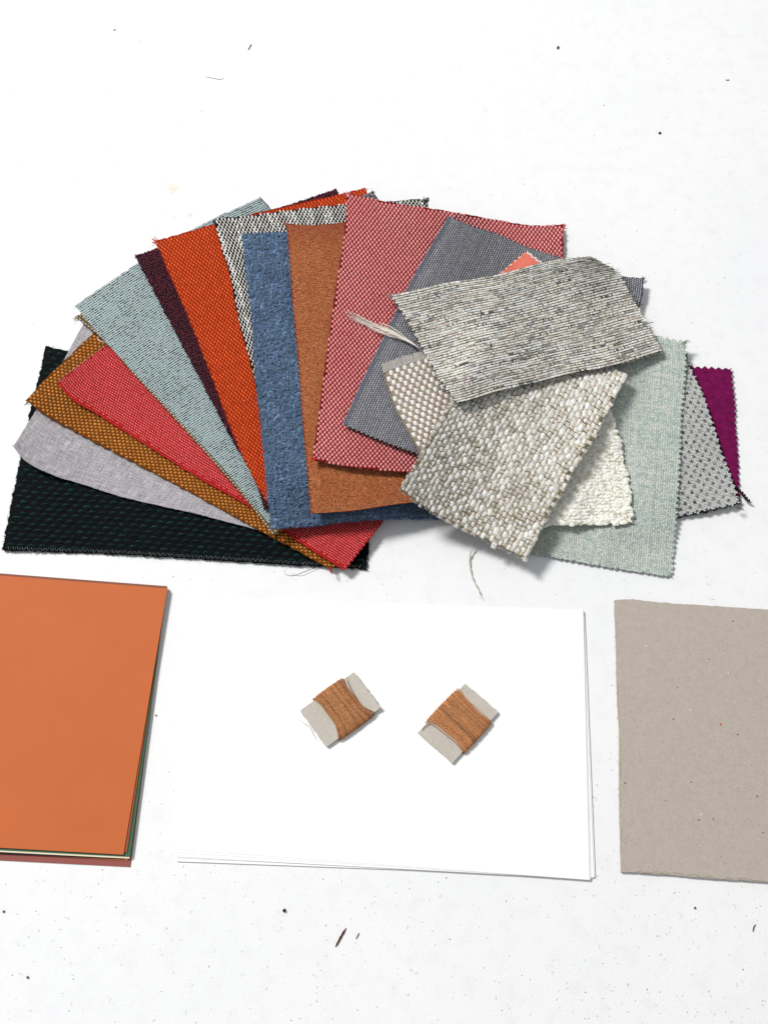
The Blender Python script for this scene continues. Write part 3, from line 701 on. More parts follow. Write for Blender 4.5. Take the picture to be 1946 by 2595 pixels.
for su, sv, cc, w_ in ((0, 0, (10, 11, 14), 1.0), (12.7, 10.6, (60, 62, 66), 0.9)):
    gu = (P.img[35, 48] - P.img[35, 46]) / (2 * P.U / (N_ - 1)); gv = (P.img[36, 47] - P.img[34, 47]) / (2 * P.V / (N_ - 1))
    q_ = np.linalg.inv(np.array([gu, gv]).T) @ np.array([su, sv])
    for o_ in (-0.85, 0.0, 0.85):
        uu = hu + q_[0] + o_ * math.cos(av); vv = hv + q_[1] + o_ * math.sin(av)
        k = inside(P, uu, vv, 4.6, 1.7, 0.3) & (uu > P.U - 64); n = k.sum()
        bl.append(pillows(P, uu[k], vv[k], ah + rng.normal(0, .06, n), (2.1 + 0.5 * (o_ > -0.5)) * w_, 0.8 * w_, 0.66, vary(cc, n, 0.2), 'md', h0=0.05))
weave(t, *joined(bl), m)
frays(t, P, (30, 32, 34), m, per_mm=1.8, ln=(0.4, 1.3), r=0.1, sides='B', h=-0.5)
tuft(t, 1868, 1284, 1, 0.35, (70, 72, 74), m, 12, 20, 0.5, 0.1)

# dark thread end beside the knit's corner
tag(thread('dark_thread', [(1856, 1222, 0.8), (1868, 1240, 2.0), (1880, 1250, 3.2), (1893, 1266, 3.6), (1904, 1274, 3.0)], 0.55, yarn_mat('dark_thread_yarn', 0.3), None, 2, col=(30, 10, 26), m=24),
    'short dark purple-black thread end sticking out by the knitted swatch corner', 'thread')

# 16 sage
t = swatch('large pale sage green swatch with zigzag edges, under the cream and white ones', G2)
P = Patch([(1350, 800), (1520, 830), (1669, 853), (1738, 868)], [(1738, 868), (1737, 947), (1730, 1030), (1726, 1100), (1722, 1190), (1714, 1316), (1702, 1465)], [(1318, 1400), (1352, 1406), (1446, 1424), (1570, 1446), (1702, 1465)], [(1350, 800), (1318, 1400)],
          thick=0.9, relief=0.35, lift=(0, 1.5, 0, 0))
slab(P, 'cloth', plain_mat('sage_ground', (164, 178, 170), 0.2), t, teeth=3.9, depth=1.4)
m = yarn_mat('sage_yarn', 0.16, 80, 0.004)
u, v_, i, j = lattice(P, 1.45, 1.45, 0.0, 0.1, 0.12)
k = inside(P, u, v_, 3.9, 1.4, 0.1); u, v_, i, j, n = u[k], v_[k], i[k], j[k], k.sum()
par = (i + j) % 2
vc = rng.normal(0, 1, 400)[i] * 0.4 + rng.normal(0, 1, 400)[j] * 0.4 + rng.normal(0, 1, n) + 0.4; 
cA = lin((232, 233, 222)); cB = lin((212, 219, 211)); cC = lin((174, 192, 187))
wt = np.clip(0.5 + 0.28 * vc, 0, 1)[:, None]
c = np.where(wt > 0.5, cB + (cA - cB) * (wt - 0.5) * 2, cC + (cB - cC) * wt * 2)
weave(t, *pillows(P, u, v_, np.where(par == 0, 0, math.pi / 2) + rng.normal(0, .1, n), rng.normal(2.1, 0.25, n), rng.normal(1.2, 0.15, n), rng.normal(0.5, 0.1, n), c, 'md'), m)
frays(t, P, (150, 170, 164), m, per_mm=0.8, ln=(0.3, 1.0), r=0.08)
tuft(t, 1733, 868, 1, -0.1, (150, 160, 152), m, 9, 22, 1.0, 0.13)
P.relief = 0.35

# 17 white boucle
t = swatch('creamy white nubbly boucle swatch with zigzag edge, lying on the sage one', G2)
P = Patch([(1260, 990), (1543, 1010)], [(1543, 1010), (1550, 1060), (1566, 1105), (1580, 1169), (1596, 1265), (1601, 1325)], [(1300, 1332), (1446, 1334), (1601, 1327)], [(1260, 990), (1300, 1332)],
          thick=1.1, relief=1.0)
slab(P, 'cloth', plain_mat('boucle_white_ground', (252, 244, 224), 0.05), t, teeth=5.0, depth=1.2)
m = yarn_mat('white_boucle_yarn', 0.1, 60, 0.006, 0.2)
n = 2600; u = rng.uniform(0, P.U, n); v_ = rng.uniform(0, P.V, n); k = inside(P, u, v_, 5.0, 1.2, 0.5); u, v_, n = u[k], v_[k], k.sum()
v_ = np.round(v_ / 2.3) * 2.3 * 0.7 + v_ * 0.3 + rng.normal(0, .25, n)
a_ = pillows(P, u, v_, rng.normal(-0.15, 0.35, n), rng.uniform(2.8, 5.4, n), rng.uniform(2.2, 3.8, n), rng.uniform(0.4, 1.05, n), np.minimum(vary((255, 253, 242), n, 0.03, 0.01) * 1.12, .88), 'hi')
n = 900; u = rng.uniform(0, P.U, n); v_ = rng.uniform(0, P.V, n); k = inside(P, u, v_, 5.0, 1.2, 0.3); u, v_, n = u[k], v_[k], k.sum()
ph = rng.uniform(0, 6.28, n)[:, None]; arc = rng.uniform(1.0, 3.0, n)[:, None]; rr = rng.uniform(0.8, 1.8, n)[:, None]; q = np.linspace(0, 1, 7)[None]
pth = P.pos(u[:, None] + rr * np.cos(ph + arc * q), v_[:, None] + rr * np.sin(ph + arc * q), rng.uniform(0.5, 1.0, n)[:, None] + 0.2 * np.sin(q * 3.14))
b_ = tubes(pth, 0.16, 4, vary((250, 244, 224), n, 0.06))
weave(t, *joined([a_, b_]), m, 'boucle_loops')
frays(t, P, (236, 230, 212), m, per_mm=1.5, ln=(0.4, 1.2), r=0.1)

# 18 coral herringbone
t = swatch('small coral herringbone swatch with white zigzag edge, peeping out on the slate grey one', G2)
P = Patch([(1333, 636), (1473, 748)], [(1473, 748), (1273, 913)], [(1133, 803), (1273, 913)], [(1333, 636), (1133, 803)], thick=0.5, relief=0.2)
slab(P, 'cloth', plain_mat('coral_backing', (238, 228, 224), 0.05), t, teeth=4.3, depth=1.3, grow=0.0, drop=0.12, shiftv=1.0)
slab(P, 'coral_face', plain_mat('coral_ground', (240, 110, 88), 0.1), t, teeth=4.3, depth=1.3, grow=0.0, drop=-0.08, shiftv=-0.5)
m = yarn_mat('coral_yarn', 0.1, 60, 0.002)
u, v_, i, j = lattice(P, 1.25, 0.75, 0.0, 0.03, 0.03)
k = inside(P, u, v_ - 0.5, 4.3, 1.3, 0.35); u, v_, i, j, n = u[k], v_[k], i[k], j[k], k.sum()
an = np.where((i // 3) % 2 == 0, 0.75, -0.75)
weave(t, *pillows(P, u, v_ , an, 1.55, 0.45, 0.3, vary((255, 196, 178), n, 0.06), 'lo', h0=0.1), m)

# 19 beige checker
t = swatch('beige and white chequered swatch with frayed top, left of the cream basket weave', G2)
P = Patch([(968, 927), (1000, 914), (1060, 896), (1140, 872), (1250, 835)], [(1250, 835), (1330, 1060)], [(1068, 1160), (1330, 1060)],
          [(967, 928), (981, 980), (998, 1032), (1030, 1090), (1068, 1160)], thick=0.8, relief=0.6, lift=(2, 0, 0, 0))
slab(P, 'cloth', plain_mat('checker_ground', (146, 134, 114), 0.2), t, teeth=3.6, depth=0.6)
m = yarn_mat('checker_yarn', 0.12, 90, 0.004)
ca, cb = (18.0, -6.0), (13.5, 9.0)
u, v_, i, j, ang = lattice_px(P, ca, cb, (0.25, 0.4), 0.04)
k = inside(P, u, v_, 3.6, 0.6, 0.1) & (v_ > 5.0)
a_ = pillows(P, u[k], v_[k], math.pi / 2, 3.7, 2.7, 0.5, vary((255, 248, 242), k.sum(), 0.06), 'hi', nar=0.05, flat=0.3)
sl = [pillows(P, u[k] + o_, v_[k], math.pi / 2, 2.7, 0.5, 0.56, vary((255, 250, 244), k.sum(), 0.06), 'lo', nar=0.1) for o_ in (-0.7, 0.0, 0.7)]
u2 = u + (u[(i == i[0] + 1) & (j == j[0])] - u[0])[0] * 0.5; v2 = v_ + (v_[(i == i[0] + 1) & (j == j[0])] - v_[0])[0] * 0.5
k = inside(P, u2, v2, 3.6, 0.6, 0.1) & (v2 > 5.0)
bl = []
for off in (-1.0, -0.3, 0.4, 1.1):
    bl.append(pillows(P, u2[k], v2[k] + off, 0, 2.6, 0.62, 0.4, vary((206, 193, 176), k.sum(), 0.12), 'lo', nar=0.2))
n = 1500; uu = rng.uniform(0.2, P.U - .2, n); kk = np.linspace(0, 1, 4)[None]
pth = P.pos(uu[:, None] + rng.normal(0, .25, n)[:, None] * kk, rng.uniform(-0.8, 1.2, n)[:, None] * (1 - kk) + 5.6 * kk, 0.1 + 0.25 * rng.random(n)[:, None])
fr = tubes(pth, 0.13, 3, vary((216, 208, 202), n, 0.14))
weave(t, *joined([a_] + sl + bl + [fr]), m)
frays(t, P, (190, 178, 160), m, per_mm=1.6, ln=(0.3, 1.0), r=0.09, sides='LB')
sp = at(1114, 1011, float(pile_z(np.array([1114]), np.array([1011]))[0]) + 1.0)

# 20 cream basket weave
t = swatch('chunky cream and oatmeal basket weave swatch with zigzag edges and a raised near corner', G2)
P = Patch([(1253, 832), (1420, 850), (1584, 955)], [(1584, 955), (1551, 1018), (1494, 1127), (1461, 1175), (1422, 1250), (1389, 1304), (1365, 1352), (1329, 1421)],
          [(1013, 1245), (1078, 1292), (1181, 1348), (1256, 1386), (1329, 1421)], [(1253, 832), (1136, 1033), (1060, 1163), (1013, 1245)],
          thick=1.3, relief=0.8, lift=(0, 0.5, 4.0, 0.5), bend=lambda U, W: 1.5 * np.clip((W - 0.5) / 0.5, 0, 1) ** 1.5 * np.clip(U * 1.6, 0, 1), stiff=180)
slab(P, 'cloth', plain_mat('basket_ground', (132, 118, 94), 0.25), t, teeth=5.2, depth=1.7)
m = yarn_mat('basket_yarn', 0.16, 55, 0.010, 0.15)
cp = 2.95
u, v_, i, j = lattice(P, cp, cp, 0.0, 0.16, 0.16)
rj = rng.normal(0, 0.18, 400); u = u + rj[j]; v_ = v_ + rng.normal(0, 0.18, 400)[i]
k = inside(P, u, v_, 5.2, 1.7, -0.35); par = (i + j) % 2
ka = k & (par == 0); n = ka.sum(); sz = rng.normal(1.0, 0.17, n)
a_ = pillows(P, u[ka], v_[ka], math.pi / 2 + rng.normal(0, 0.2, n), 3.5 * sz, 2.7 * sz, 0.55 * sz, np.minimum(vary((255, 251, 243), n, 0.12, 0.012) * 1.1, .88), 'hi', nar=0.2, flat=0.6)
bl = [a_]
# strands lying over each thick float
for off in (-1.0, -0.35, 0.35, 1.0):
    kk_ = rng.random(n) < 0.8
    bl.append(pillows(P, (u[ka] + off * sz + rng.normal(0, .12, n))[kk_], v_[ka][kk_] + rng.normal(0, .2, kk_.sum()), (math.pi / 2 + rng.normal(0, 0.2, n))[kk_], 2.9, 0.5, 0.72 - 0.15 * abs(off), np.minimum(vary((255, 251, 242), kk_.sum(), 0.12) * 1.1, .88), 'md'))
kb = k & (par == 1); n = kb.sum()
bl.append(pillows(P, u[kb], v_[kb], 0, 3.2, 2.3, 0.15, vary((214, 205, 184), n, 0.1), 'md', nar=0.2))
tw = rng.random(n) < 0.22
bl.append(pillows(P, u[kb][tw], v_[kb][tw], math.pi / 2 + rng.normal(0, .25, tw.sum()), 2.8, 2.2, 0.45, vary((246, 241, 230), tw.sum(), 0.08), 'hi', nar=0.2, flat=0.6))
for off in (-0.9, -0.35, 0.3, 0.85):
    bl.append(pillows(P, u[kb], v_[kb] + off + rng.normal(0, .08, n), rng.normal(0, 0.08, n), 4.0, 0.4, rng.normal(0.6, 0.08, n), vary((255, 250, 238), n, 0.1), 'md', nar=0.2))
weave(t, *joined(bl), m)
frays(t, P, (214, 206, 190), m, per_mm=2.2, ln=(0.5, 1.8), r=0.13, h=0.8)

# 21 striped melange on top
t = swatch('grey, black and ivory streaked ribbed swatch with scalloped edges, topmost of the right pile', G2)
P = Patch([(990, 750), (1060, 735), (1120, 721), (1241, 703), (1374, 667), (1440, 656), (1492, 651)], [(1492, 651), (1530, 670), (1565, 693), (1598, 748), (1640, 822), (1680, 892)],
          [(1157, 1025), (1181, 1019), (1256, 995), (1356, 974), (1446, 950), (1555, 928), (1680, 892)], [(990, 750), (1030, 813), (1060, 867), (1102, 944), (1157, 1025)],
          thick=0.8, relief=0.6, lift=(1, 3, 3, 0.5), stiff=30, bend=lambda U, W: 3.0 * np.exp(-((U - 0.82) / 0.16) ** 2) * (1 - W) + 1.2 * np.exp(-((U - 0.45) / 0.2) ** 2) * (1 - W))
slab(P, 'cloth', plain_mat('melange_ground', (70, 68, 62), 0.3), t, teeth=3.3, depth=1.1)
m = yarn_mat('melange_yarn', 0.14, 90, 0.004)
pu, pv = 0.9, 1.9
nu = int(P.U / pu) + 1; nv = int(P.V / pv) + 1
cols = np.array([lin(c) for c in ((252, 248, 234), (234, 229, 214), (208, 203, 192), (168, 165, 160), (104, 102, 98), (255, 255, 250), (222, 204, 194), (178, 184, 182), (34, 34, 36))])
pr = np.array([.30, .25, .13, .06, .02, .15, .05, .04, .0])
us, vs, cs, hs = [], [], [], []
for r_ in range(nv):
    x = 0
    while x < nu:
        L = int(rng.integers(2, 12)); cc = cols[rng.choice(9, p=pr)]; L = min(L, nu - x)
        mixc = np.repeat(cc[None], L, 0); sw = rng.random(L) < 0.35; mixc[sw] = cols[rng.choice(9, sw.sum(), p=pr)]
        us.append((x + np.arange(L) + 0.5) * pu); vs.append(np.full(L, (r_ + 0.5) * pv)); cs.append(mixc); hs.append(np.full(L, 0.4)); x += L
u = np.concatenate(us); v_ = np.concatenate(vs) + 0.3 * np.sin(u * 0.08) ; c = np.concatenate(cs); hs = np.concatenate(hs)
k = inside(P, u, v_, 3.3, 1.1, -0.15); u, v_, c, hs = u[k], v_[k], c[k], hs[k]; n = len(u)
c = np.clip(1.2 * c * (1 + rng.normal(0, .16, (n, 1))), 0.003, .87)
a_ = pillows(P, u, v_, math.pi / 2 + 0.12, rng.normal(1.95, .1, n), 0.98, hs * rng.normal(1, .12, n), c, 'md', nar=0.3)
k = rng.random(n) < 0.14
b_ = pillows(P, u[k], v_[k] + 0.95, 0, rng.uniform(3, 16, k.sum()), 0.46, 0.5, vary((16, 16, 20), k.sum(), .3), 'md')
k = rng.random(n) < 0.08
c_ = pillows(P, u[k], v_[k] + rng.normal(0, .5, k.sum()), 0, rng.uniform(2, 9, k.sum()), 0.4, 0.72, vary((250, 246, 230), k.sum(), .05), 'md')
weave(t, *joined([a_, b_, c_]), m)
frays(t, P, (190, 186, 172), m, per_mm=2.2, ln=(0.4, 1.4), r=0.1)
tuft(t, 992, 752, -1, -0.5, (150, 148, 140), m, 14, 10, 0.8, 0.15)
# beige yarn bundle hanging out of its left edge
zq = [(1066, 884, 0.3), (1030, 862, 1.2), (990, 840, 1.5), (950, 828, 1.0), (915, 812, 0.8), (884, 800, 0.9)]
base = np.array(zq)
strands = []
for s_ in range(26):
    amp = rng.normal(0, 1, 3); k0 = rng.random()
    e = np.array([0, 1.2, 3.2, 5.0, 6.0, 7.5])[:, None]
    off = np.stack([rng.normal(0, 0.25, 6), rng.normal(0, 0.25, 6)], 1) * e + np.array([[0, amp[0] * 0.9]]) * e
    ln_ = rng.uniform(0.55, 1.06) if s_ > 8 else rng.uniform(0.95, 1.08)
    pts = base.copy(); pts[:, :2] = base[0, :2] + (base[:, :2] - base[0, :2]) * ln_ + off
    q = polyline(pts[:, :2], 18); hz = np.interp(np.linspace(0, 1, 18), np.linspace(0, 1, 6), base[:, 2] + rng.uniform(0, .6))
    zz = pile_z(q[:, 0], q[:, 1]); zz = np.convolve(np.pad(zz, 2, mode='edge'), np.ones(5) / 5, 'valid')
    strands.append(at(q[:, 0], q[:, 1], zz + hz))
V, Fq, C = tubes(np.array(strands), rng.uniform(0.12, 0.24, 26), 5, vary((252, 242, 230), 26, 0.12), True)
mesh_obj('yarn_bundle', V, Fq, yarn_mat('bundle_yarn', 0.15), t, col=C)
ps = [(1060, 880, 0.5), (1030, 858, 1.2), (1005, 838, 1.6), (985, 826, 1.2), (962, 818, .8)]
thread('loose_thread', ps, 0.18, m, t, 3, onpile=True, col=(240, 230, 214))

# ------------------------------------------------------------------ cards, papers, board
def sheet(name, label, cat, cs, z, th, mat, group=None, jit=0.0, n=24, bow=0.0):
    """cs = TL, TR, BR, BL in pixels"""
    P = Patch([cs[0], cs[1]], [cs[1], cs[2]], [cs[3], cs[2]], [cs[0], cs[3]], thick=th, relief=0, pile=False)
    img = at(*np.array(cs, float).T, np.full(4, z))
    a = np.linspace(0, 1, P.N); U, W = np.meshgrid(a, a)
    P.P = ((1 - U) * (1 - W))[..., None] * img[0] + (U * (1 - W))[..., None] * img[1] + (U * W)[..., None] * img[2] + ((1 - U) * W)[..., None] * img[3]
    P.P[..., 2] = z + th + bow * np.clip(U - 0.7, 0, 1) ** 2 * W
    P.Nn = np.zeros_like(P.P); P.Nn[..., 2] = 1
    o = slab(P, name, mat, None, jit=jit)
    return tag(o, label, cat, group), P
def paper_mat(name, c, var=0.03, rough=0.6, gain=1.0):
    m = NT(name, rough); v = m.coord(); c = lin(c) * gain
    n1 = m.noise(v, 3.5, 4, 0.6); n2 = m.noise(v, 140, 3, 0.7)
    b = m.ramp(n1, [(0.3, tuple(c * (1 - var))), (0.7, tuple(np.minimum(c * (1 + var), 1)))])
    b = m.mix(b, m.ramp(n2, [(0.3, (0.95,) * 3), (0.7, (1.02,) * 3)]), 0.8, 'MULTIPLY')
    m.color(b); m.bump(n2, 0.001, 0.5); return m.m
GC = 'coloured cards stacked at the left edge of the table'
rows = [
    ('dusty rose brown card, lowest of the coloured stack, showing at its near edge', [(-560, 1410), (424, 1486), (331, 2197), (-640, 2148)], (158, 92, 84)),
    ('light orange card low in the coloured stack, a sliver at its near corner', [(-560, 1412), (421, 1488), (324, 2181), (-640, 2128)], (236, 140, 80)),
    ('black card in the coloured stack, a dark line above the rose brown one', [(-560, 1412), (420, 1488), (318, 2178), (-640, 2134)], (34, 28, 38)),
    ('ivory cream card in the coloured stack, a pale line under the green one', [(-560, 1413), (423, 1488), (329, 2176), (-640, 2126)], (250, 240, 210)),
    ('green card in the coloured stack, a strip under the brown and orange ones', [(-560, 1413), (424, 1488), (331, 2171), (-640, 2121)], (72, 112, 84)),
    ('reddish brown card just under the top orange card of the stack', [(-560, 1413), (424, 1489), (323, 2160), (-640, 2110)], (160, 92, 66)),
    ('smooth terracotta orange card, topmost of the coloured stack', [(-560, 1416), (425, 1492), (314, 2166), (-640, 2112)], (209, 112, 63)),
]
z = 0.05
for k, (lb, cs, c) in enumerate(rows):
    sheet('coloured_card', lb, 'card', cs, z, 0.42, paper_mat('card_%s' % lb.split(' card')[0].replace(' ', '_'), c), GC); z += 0.52
GW = 'white paper sheets stacked in the middle'
wm = paper_mat('white_paper', (255, 255, 255), 0.004, 0.5, 1.1)
lbl = ['white paper sheet, lowest of the middle stack, its corner furthest right', 'white paper sheet second from the bottom of the middle stack',
       'white paper sheet third from the bottom of the middle stack', 'white paper sheet just under the top sheet of the middle stack', 'topmost white paper sheet, both thread cards lie on it']
pc = [[(464, 1520), (1480, 1562), (1506, 2222), (449, 2183)], [(463, 1517), (1478, 1548), (1504, 2224), (448, 2174)],
      [(462, 1516), (1478, 1547), (1496, 2228), (447, 2171)], [(462, 1514), (1477, 1546), (1494, 2229), (444, 2160)], [(460, 1512), (1477, 1545), (1493, 2230), (441, 2152)]]
z = 0.05
for lb, cs, pt in zip(lbl, pc, (0.95, 0.25, 0.3, 0.14, 0.14)):
    sheet('paper_sheet', lb, 'paper sheet', cs, z, pt, wm, GW); z += pt + 0.05
PZ = z
# grey board
gm = NT('grey_board', 0.85); v = gm.coord()
n1 = gm.noise(v, 30, 6, 0.8); n2 = gm.noise(v, 90, 4, 0.75); n0 = gm.noise(v, 2.5, 3)
b = gm.ramp(n1, [(0.3, tuple(lin((191, 179, 168)))), (0.55, tuple(lin((198, 187, 176)))), (0.75, tuple(lin((203, 193, 182))))])
b = gm.mix(b, gm.ramp(n2, [(0.25, (0.86,) * 3), (0.7, (1.05,) * 3)]), 0.8, 'MULTIPLY')
n3 = gm.noise(gm.coord('Object', (1, 2.2, 1)), 120, 5, 0.85)
b = gm.mix(b, gm.ramp(n3, [(0.36, (0.80, 0.79, 0.78)), (0.46, (1, 1, 1)), (0.66, (1, 1, 1)), (0.74, (1.1, 1.1, 1.08))]), 0.8, 'MULTIPLY')
gm.color(b); gm.bump(n2, 0.003, 0.6)
t = thing('grey_board', 'thick grey recycled cardboard sheet with flecks, cut off by the right edge', 'cardboard')
BT = 1.7
P = Patch([(1555, 1523), (1597, 1521), (1660, 1528), (1750, 1534), (1946, 1547), (2450, 1578)], [(2450, 1578), (2510, 2275)], [(1572, 2210), (1700, 2218), (1800, 2227), (1946, 2236), (2510, 2275)],
          [(1555, 1523), (1559, 1638), (1563, 1790), (1567.5, 1872), (1567, 1933), (1569.5, 2130), (1572, 2210)], thick=BT, relief=0, pile=False)
slab(P, 'board', gm.m, t, jit=0.1)
# raised torn lip along the near and left edges
n = 60; parts_ = []
x0 = rng.uniform(0, P.U * 0.7, n); kk = np.linspace(0, 1, 6)[None]
pth = P.pos(x0[:, None] + rng.uniform(3, 12, n)[:, None] * kk, P.V - 0.2 - rng.uniform(0, 1.5, n)[:, None] * np.sin(kk * 3.1), -0.05 + 0.0 * kk)
parts_.append(tubes(pth, 0.2, 4, vary((186, 176, 162), n, 0.05), True))
x0 = rng.uniform(0, P.V * 0.97, 36)
pth = P.pos(0.2 + rng.uniform(0, .9, 36)[:, None] * np.sin(kk * 3.1), x0[:, None] + rng.uniform(3, 10, 36)[:, None] * kk, -0.1 + 0.0 * kk)
parts_.append(tubes(pth, 0.18, 4, vary((180, 170, 156), 36, 0.05), True))
fl = yarn_mat('board_fleck', 0.1)
V, Fq, C = joined(parts_); tag(mesh_obj('torn_edge', V, Fq, fl, t, col=C), kind='stuff')
n = 330; uu = rng.uniform(1, P.U * 0.72, n); vv = rng.uniform(1, P.V - 1, n); ph = rng.uniform(0, 6.28, n)[:, None]; L = rng.uniform(0.3, 1.7, n)[:, None]; kk = np.linspace(0, 1, 5)[None]
pth = P.pos(uu[:, None] + L * kk * np.cos(ph + kk * rng.normal(0, .8, n)[:, None]), vv[:, None] + L * kk * np.sin(ph + kk), 0.0 + 0 * kk)
tone = rng.choice(3, n, p=[.55, .33, .12]); c = np.array([lin((146, 134, 120)), lin((110, 100, 90)), lin((226, 220, 208))])[tone]
V1 = tubes(pth, rng.uniform(0.04, 0.09, n), 3, c, True)
def spots(P, pts, cols, r, h=0.05, px=True):
    V, Fs, C = [], [], []
    for (x, y), c, rr in zip(pts, cols, r):
        W = at(x, y, P.P[..., 2].mean() if P is not None else 0.0) if px else np.array([x, y, 0.0])
        m_ = 8; a = np.arange(m_) * 2 * np.pi / m_; o = len(V)
        ra = rr * rng.uniform(0.7, 1.2, m_)
        for q in range(m_): V.append([W[0] + ra[q] * math.cos(a[q]), W[1] + ra[q] * math.sin(a[q]), W[2] + 0.005])
        for q in range(m_): V.append([W[0] + .6 * ra[q] * math.cos(a[q]), W[1] + .6 * ra[q] * math.sin(a[q]), W[2] + h])
        for q in range(m_): Fs.append([o + q, o + (q + 1) % m_, o + m_ + (q + 1) % m_, o + m_ + q])
        for q in range(3): Fs.append([o + m_ + q, o + m_ + q + 1, o + 2 * m_ - 2 - q, o + 2 * m_ - 1 - q])
        C += [lin(c)] * (2 * m_)
    return np.array(V), np.array(Fs), np.array(C)
sp_ = [(1583.5, 2404 - 420, (78, 78, 88), .75), (1825, 1836, (200, 120, 84), .85), (1868, 1862, (70, 66, 62), .6), (1770, 2078, (86, 82, 76), .7), (1856, 1574, (60, 56, 50), .6),
       (1637, 1637, (250, 248, 240), .55), (1844, 1706, (250, 246, 238), .45), (1827, 1712, (245, 240, 230), .4), (1748, 1799, (240, 236, 228), .5), (1716, 1743, (70, 64, 58), .45),
       (1796, 1670, (66, 60, 55), .5), (1706, 1823, (64, 60, 56), .6), (1750, 1982, (90, 84, 78), .6), (1932, 2110, (70, 64, 58), .5), (1775, 2064, (236, 228, 216), .7), (1918, 2018, (110, 100, 92), .8), (1631, 1836, (250, 246, 240), .35),
       (1620, 1585, (240, 236, 228), .4), (1686, 2029, (60, 54, 50), .4), (1806, 2076, (80, 74, 68), .4), (1869, 1998, (70, 66, 60), .35), (1884, 2007, (70, 66, 60), .35)]
n2_ = 130
spl = [((a, b_), c, r_) for a, b_, c, r_ in sp_] + [((float(rng.uniform(1575, 1940)), float(rng.uniform(1540, 2205))), (128, 118, 106), float(rng.uniform(.12, .28))) for _ in range(n2_)]
V2 = spots(P, [s_[0] for s_ in spl], [tuple(0.65 * q_ + 0.35 * 176 for q_ in s_[1]) if sum(s_[1]) < 330 else s_[1] for s_ in spl], [s_[2] * 0.85 for s_ in spl], 0.03)
V, Fq, C = joined([V1, V2]); tag(mesh_obj('flecks', V, Fq, fl, t, col=C), kind='stuff')
n = 26; pth = []
for q in range(n):
    y0 = rng.uniform(1540, 2200); pth.append(path_px([(1557 + (y0 - 1523) * .024, y0, 1.2), (1555 + (y0 - 1523) * .024 - rng.uniform(0, 3), y0 + rng.uniform(-3, 3), 1.0)], 4))
V, Fq, C = tubes(np.array(pth), 0.08, 3, vary((176, 166, 150), n, .05)); tag(mesh_obj('frayed_fibres', V, Fq, fl, t, col=C), kind='stuff')

